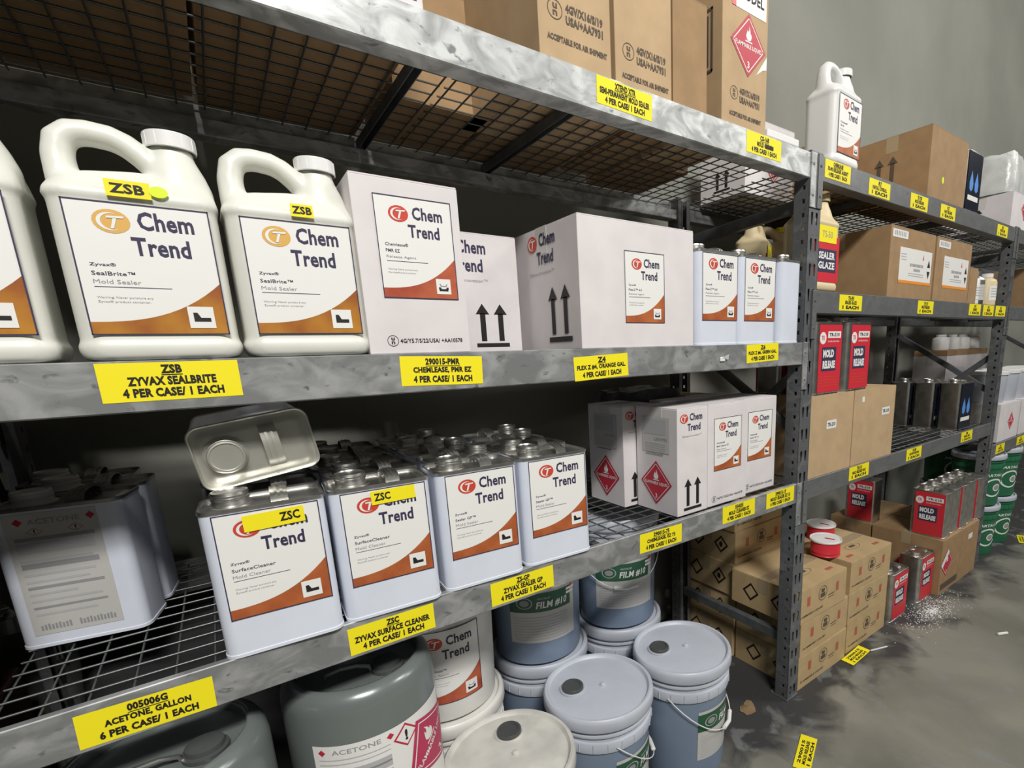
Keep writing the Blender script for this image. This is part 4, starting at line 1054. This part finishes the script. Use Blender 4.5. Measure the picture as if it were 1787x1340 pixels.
# ------------------------------------------------------------------ top shelf, middle bay
z = ZT
D = Decal(); chem_label(D, -.070, .034, .145, .166, ['Chemlease®', '70-90', 'Release Agent'], 'Chemlease®', M_logo, M_rust, 'tray')
K_JW = jug_kit([('label', D)], M_cap, M_cap, vox=.0045)
place('plastic_jug', K_JW, 'white jug with a red logo label on the top shelf, against the grey wall', 'jug', (.735, .070, z), .03)
D2 = Decal(); arrows(D2, -.02, .06, .10, .12, M_kink); 
D = Decal(); D.ell(-.05, .075, .010, .013, M_yel2, 1, 14)
place('kraft_carton', carton_kit(.365, .30, .255, M_kraft, [('sticker', D, 'f'), ('print', D2, 'l')], M_tape), 'large plain brown carton with a yellow dot on the top shelf of the middle bay', 'box', (1.512, .155, z), 0)
D2 = Decal(); arrows(D2, .02, .04, .10, .12, M_kink)
place('kraft_carton', carton_kit(.24, .30, .245, M_kraft, [('print', D2, 'l')], M_tape), 'brown carton behind the large plain one, nearer the white jug', 'box', (1.215, .46, z + .0045), 0)
D = Decal(); hazard(D, .02, .13, .075); D2 = Decal(); arrows(D2, .0, .03, .08, .07, M_ink)
place('white_carton', carton_kit(.30, .22, .26, M_wbox, [('print', D, 'f'), ('side_print', D2, 'l')], M_tapec), 'white carton with a red diamond, seen from below through the wire deck', 'box', (.815, .475, z), 0)
place('metal_can', K_BLK, 'dark can with a blue drop, right of the large plain brown carton', 'can', (1.800, .060, z), 0)
D = Decal(); arrows(D, -.03, .02, .09, .085, M_ink)
DF = Decal(); hazard(DF, .03, .10, .055, m=M_redb)
K_WB = carton_kit(.34, .28, .165, M_wbox, [('print', DF, 'f'), ('side_print', D, 'l')], M_tapec)
place('white_carton', K_WB, 'white carton with two small up arrows under the plastic wrapped bundle', 'box', (2.49, .145, z), 0)
hzd = Decal(); hazard(hzd, .0, .10, .07)
place('wrapped_bundle', [('stretch_wrap', wrapped(.36, .26, .19, M_bag), -1, None)], 'white bundle in clear plastic wrap on a white carton at the top right', 'bundle', (2.48, .155, z + .167), .1)
place('white_carton', carton_kit(.26, .26, .2, M_wbox, [('hazard_print', hzd, 'l')], M_tapec), 'white carton with a dark red diamond behind the blue drop can', 'box', (2.10, .33, z), 0)

bm = bmn(); add_box(bm, -.18, .18, -.28, .28, 0, .004, .001)
place('cardboard_sheet', [('sheet', mesh_of('cardboard_sheet', bm, M_kraft), -1, None)], 'flat cardboard sheet on the top wire deck, between jug and large brown carton', 'cardboard', (1.145, .30, z), 0)
# ------------------------------------------------------------------ floor, right part of the middle bay
D = Decal(); hazard(D, -.055, .165, .075, word=''); D.poly([(-.13, .165), (-.055, .24), (-.035, .22), (-.11, .145)], M_paper, 6); D.rect(-.11, .02, .11, .055, M_kink, 1)
place('kraft_carton', carton_kit(.255, .36, .300, M_kraft, [('hazard_label', D, 'f')], M_tape), 'brown carton on the floor with a red and white diamond', 'box', (1.935, .155, 0), 0, 'brown cartons on the floor by the far post')
D = Decal(); D.rect(-.03, .22, .03, .25, M_paper, 1)
place('kraft_carton', carton_kit(.245, .36, .300, M_kraft, [('sticker', D, 'f')], M_tape), 'brown carton on the floor with one small white sticker, by the far post', 'box', (2.190, .155, 0), 0, 'brown cartons on the floor by the far post')
place('kraft_carton', carton_kit(.50, .24, .300, M_kraft, (), M_tape), 'long brown carton on the floor at the back, below the rear red can', 'box', (2.06, .465, 0), 0)
for i in range(5):
    place('metal_can', K_REDL, 'red mold release can on the floor cartons, %s in the row toward the far post' % ('nearest', 'second', 'third', 'fourth', 'farthest')[i], 'can',
          (1.880 + i * .112, .070 + (.006 if i % 2 else 0), .3005), -PI / 2, 'row of red cans on the floor cartons')
place('metal_can', K_REDL, 'red mold release can standing alone at the back, left of the row of red cans', 'can', (1.875, .43, .3005), -PI / 2)
place('metal_can', K_REDL, 'metal can on the floor behind the white powder, showing a red edge', 'can', (1.425, .060, 0), 0, 'metal cans standing on the floor')
place('metal_can', K_REDL, 'metal can on the floor with its red face forward, left of the diamond carton', 'can', (1.722, .058, 0), 0, 'metal cans standing on the floor')

# ------------------------------------------------------------------ farthest bay
def gpail_decal():
    D = Decal(); D.arc(.0, .14, .075, .07, .012, 20, 340, M_paper, 1, 30); D.ell(.02, .14, .030, .028, M_paper, 1, 18); D.ell(.02, .14, .022, .02, M_inkf, 2, 18)
    D.text('PARTALL', -.08, .225, .06, .245, M_paper, 1, .03, .2); D.ell(.12, .19, .022, .03, M_orange, 1, 14)
    return D
K_GP = pail_kit(M_greenp, M_greenp, M_paill, gpail_decal(), bail=False)
HG = .3145
for (x, y, zz_, a, lb) in ((2.640, .115, 0, -25, 'lower green pail of the front stack beside the far post'), (2.640, .115, HG, -25, 'upper green pail of the front stack beside the far post'),
                           (2.945, .115, 0, -25, 'lower green pail of the second stack, at the right edge'), (2.945, .115, HG, -25, 'upper green pail of the second stack, at the right edge'),
                           (3.04, .43, 0, -40, 'shaded green pail on the floor in the corner behind the row of red cans'),
                           (3.04, .43, HG, -40, 'shaded green pail just under the beam behind the red cans')):
    g = place('plastic_pail', K_GP, lb, 'pail', (x, y, zz_), math.radians(a), 'green pails stacked in the farthest bay')
    g.scale = (.92, .92, .81)
z = ZL3
D = Decal(); hazard(D, .03, .11, .055, m=M_redb); D2 = Decal(); arrows(D2, -.04, .03, .05, .14, M_ink, bar=False)
K_W4 = carton_kit(.36, .30, .225, M_wbox, [('hazard_print', D, 'f'), ('print', D2, 'l')], M_tapec)
place('white_carton', K_W4, 'white carton with a red diamond on the low shelf of the farthest bay', 'box', (2.76, .165, z), 0, 'white cartons in the farthest bay')
place('white_carton', K_W4, 'white carton at the very right edge on the low shelf', 'box', (3.15, .165, z), 0, 'white cartons in the farthest bay')
K_TUB = jar_kit(.085, .20, M_cap, M_cap)
def tub_kit():
    bm = bmn(); add_lathe(bm, [(0, 0), (.085, 0), (.088, .004), (.096, .17)], seg=32)
    k = [('body', mesh_of('tub_body', bm, M_paill, True), -1, None)]
    bm = bmn(); add_lathe(bm, [(.096, .165), (.102, .166), (.103, .185), (.100, .188), (.094, .185), (0, .185)], seg=32)
    k.append(('lid', mesh_of('tub_lid', bm, M_cap, True), -1, None)); return k
K_TUB = tub_kit()
for i in range(4):
    place('plastic_tub', K_TUB, 'white round tub on the white cartons, %s from the far post' % ('first', 'second', 'third', 'fourth')[i], 'tub', (2.68 + .212 * i, .125, z + .2255), 0, 'white round tubs in the farthest bay')
place('white_carton', carton_kit(.72, .20, .50, M_wbox, (), M_tapec), 'large pale carton at the back of the farthest bay, behind the tubs', 'box', (3.09, .475, z), 0, 'white cartons in the farthest bay')
bm = bmn(); add_box(bm, -.36, .36, -.10, .10, 0, .035, .002)
place('kraft_tray', [('tray', mesh_of('kraft_tray', bm, M_kraft), -1, None)], 'flat brown board on the large pale carton at the back', 'board', (3.09, .475, z + .5005), 0)
for i in range(4):
    place('jar', jar_kit(.05, .10, M_cap, M_cap) if i == 0 else KJ, 'small pale jar on the brown board, %s from the left' % ('first', 'second', 'third', 'last')[i], 'jar', (2.81 + .18 * i, .45, z + .536), 0, 'small pale jars on the brown board')
    if i == 0: KJ = jar_kit(.05, .10, M_cap, M_cap)
place('kraft_carton', carton_kit(.5, .35, .25, M_kraft, (), M_tape), 'brown carton at the right edge on the middle shelf of the farthest bay', 'box', (3.3, .25, ZM2), 0)

# ------------------------------------------------------------------ litter on the floor
def loose_tag(lines):
    D = Decal(); w, h = .152, .052
    bm = bmn()
    nx = 8
    def zf(x): return .002 + .006 * max(0, (x / w - .6)) ** 1.5 * 2
    for i in range(nx):
        a, b = w * i / nx, w * (i + 1) / nx
        v = [bm.verts.new((a, 0, zf(a))), bm.verts.new((b, 0, zf(b))), bm.verts.new((b, h, zf(b) + .001)), bm.verts.new((a, h, zf(a) + .001))]
        bm.faces.new(v)
    bmesh.ops.remove_doubles(bm, verts=bm.verts, dist=1e-5)
    bmesh.ops.solidify(bm, geom=list(bm.faces), thickness=-.0006)
    k = [('paper', mesh_of('paper', bm, M_yel), -1, None)]
    for i, t in enumerate(lines):
        D.text(t, w * .15, h * (.64 - .28 * i), w * .85, h * (.84 - .28 * i), M_ink, 3, .035)
    k.append(('lettering', D.mesh('lettering', lambda u, v, hh: (u, v, zf(u) + .0012 + hh)), -1, None)); return k
KT = loose_tag(['290015', 'MOLD RELEASE', '1 EACH'])
place('fallen_tag', KT, 'yellow tag lying on the floor in front of the slotted post, at the bottom edge', 'tag', (.278, -.238, 0), math.radians(23), 'fallen yellow tags')
place('fallen_tag', KT, 'yellow tag lying on the floor at the foot of the brown cases', 'tag', (.905, -.048, 0), math.radians(2), 'fallen yellow tags')
place('fallen_tag', KT, 'yellow tag lying on the floor near the green pails', 'tag', (2.98, -.12, 0), math.radians(20), 'fallen yellow tags')
bm = bmn(); add_box(bm, 0, .09, 0, .006, 0, .004, .001)
place('cable_tie', [('strip', mesh_of('strip', bm, M_cap), -1, None)], 'thin white strip beside the yellow tag at the brown cases', 'strip', (1.06, -.045, .0005), -.35)
bm = bmn(); add_tube(bm, [(0, 0, .006), (.05, 0, .006)], .006, 8)
place('paper_stub', [('stub', mesh_of('stub', bm, M_cap, True), -1, None)], 'small white stub lying alone on the open floor', 'litter', (1.60, -.345, 0), -.5)
def leaf(w):
    bm = bmn(); n = 11; c = bm.verts.new((0, 0, .004)); ring = []
    for k in range(n):
        a = 2 * PI * k / n; rr = w * (.6 + .4 * random.random()); ring.append(bm.verts.new((rr * math.cos(a) * 1.3, rr * math.sin(a) * .8, .0015)))
    for k in range(n): bm.faces.new((c, ring[k], ring[(k + 1) % n]))
    bmesh.ops.solidify(bm, geom=list(bm.faces), thickness=-.0007)
    return mesh_of('scrap', bm, M_kraft_lt)
place('cardboard_scrap', [('scrap', leaf(.04), -1, None)], 'torn cardboard scrap on the floor between the right pail and the post', 'scrap', (.37, .07, .001), .4)
bm = bmn()
for i in range(1100):
    a = random.uniform(0, 2 * PI); rr = abs(random.gauss(0, 1)); x = rr * .14 * math.cos(a); y = rr * .055 * math.sin(a); s_ = random.uniform(.0010, .0032)
    add_lathe(bm, [(s_, 0), (s_ * .6, s_ * .35), (0, s_ * .5)], x, y, 5)
pw = link('spilled_powder', mesh_of('spilled_powder', bm, M_cap), loc=(1.62, -.07, 0)); pw['kind'] = 'stuff'; pw['label'] = 'white powder spilled on the floor in front of the metal cans'; pw['category'] = 'powder'
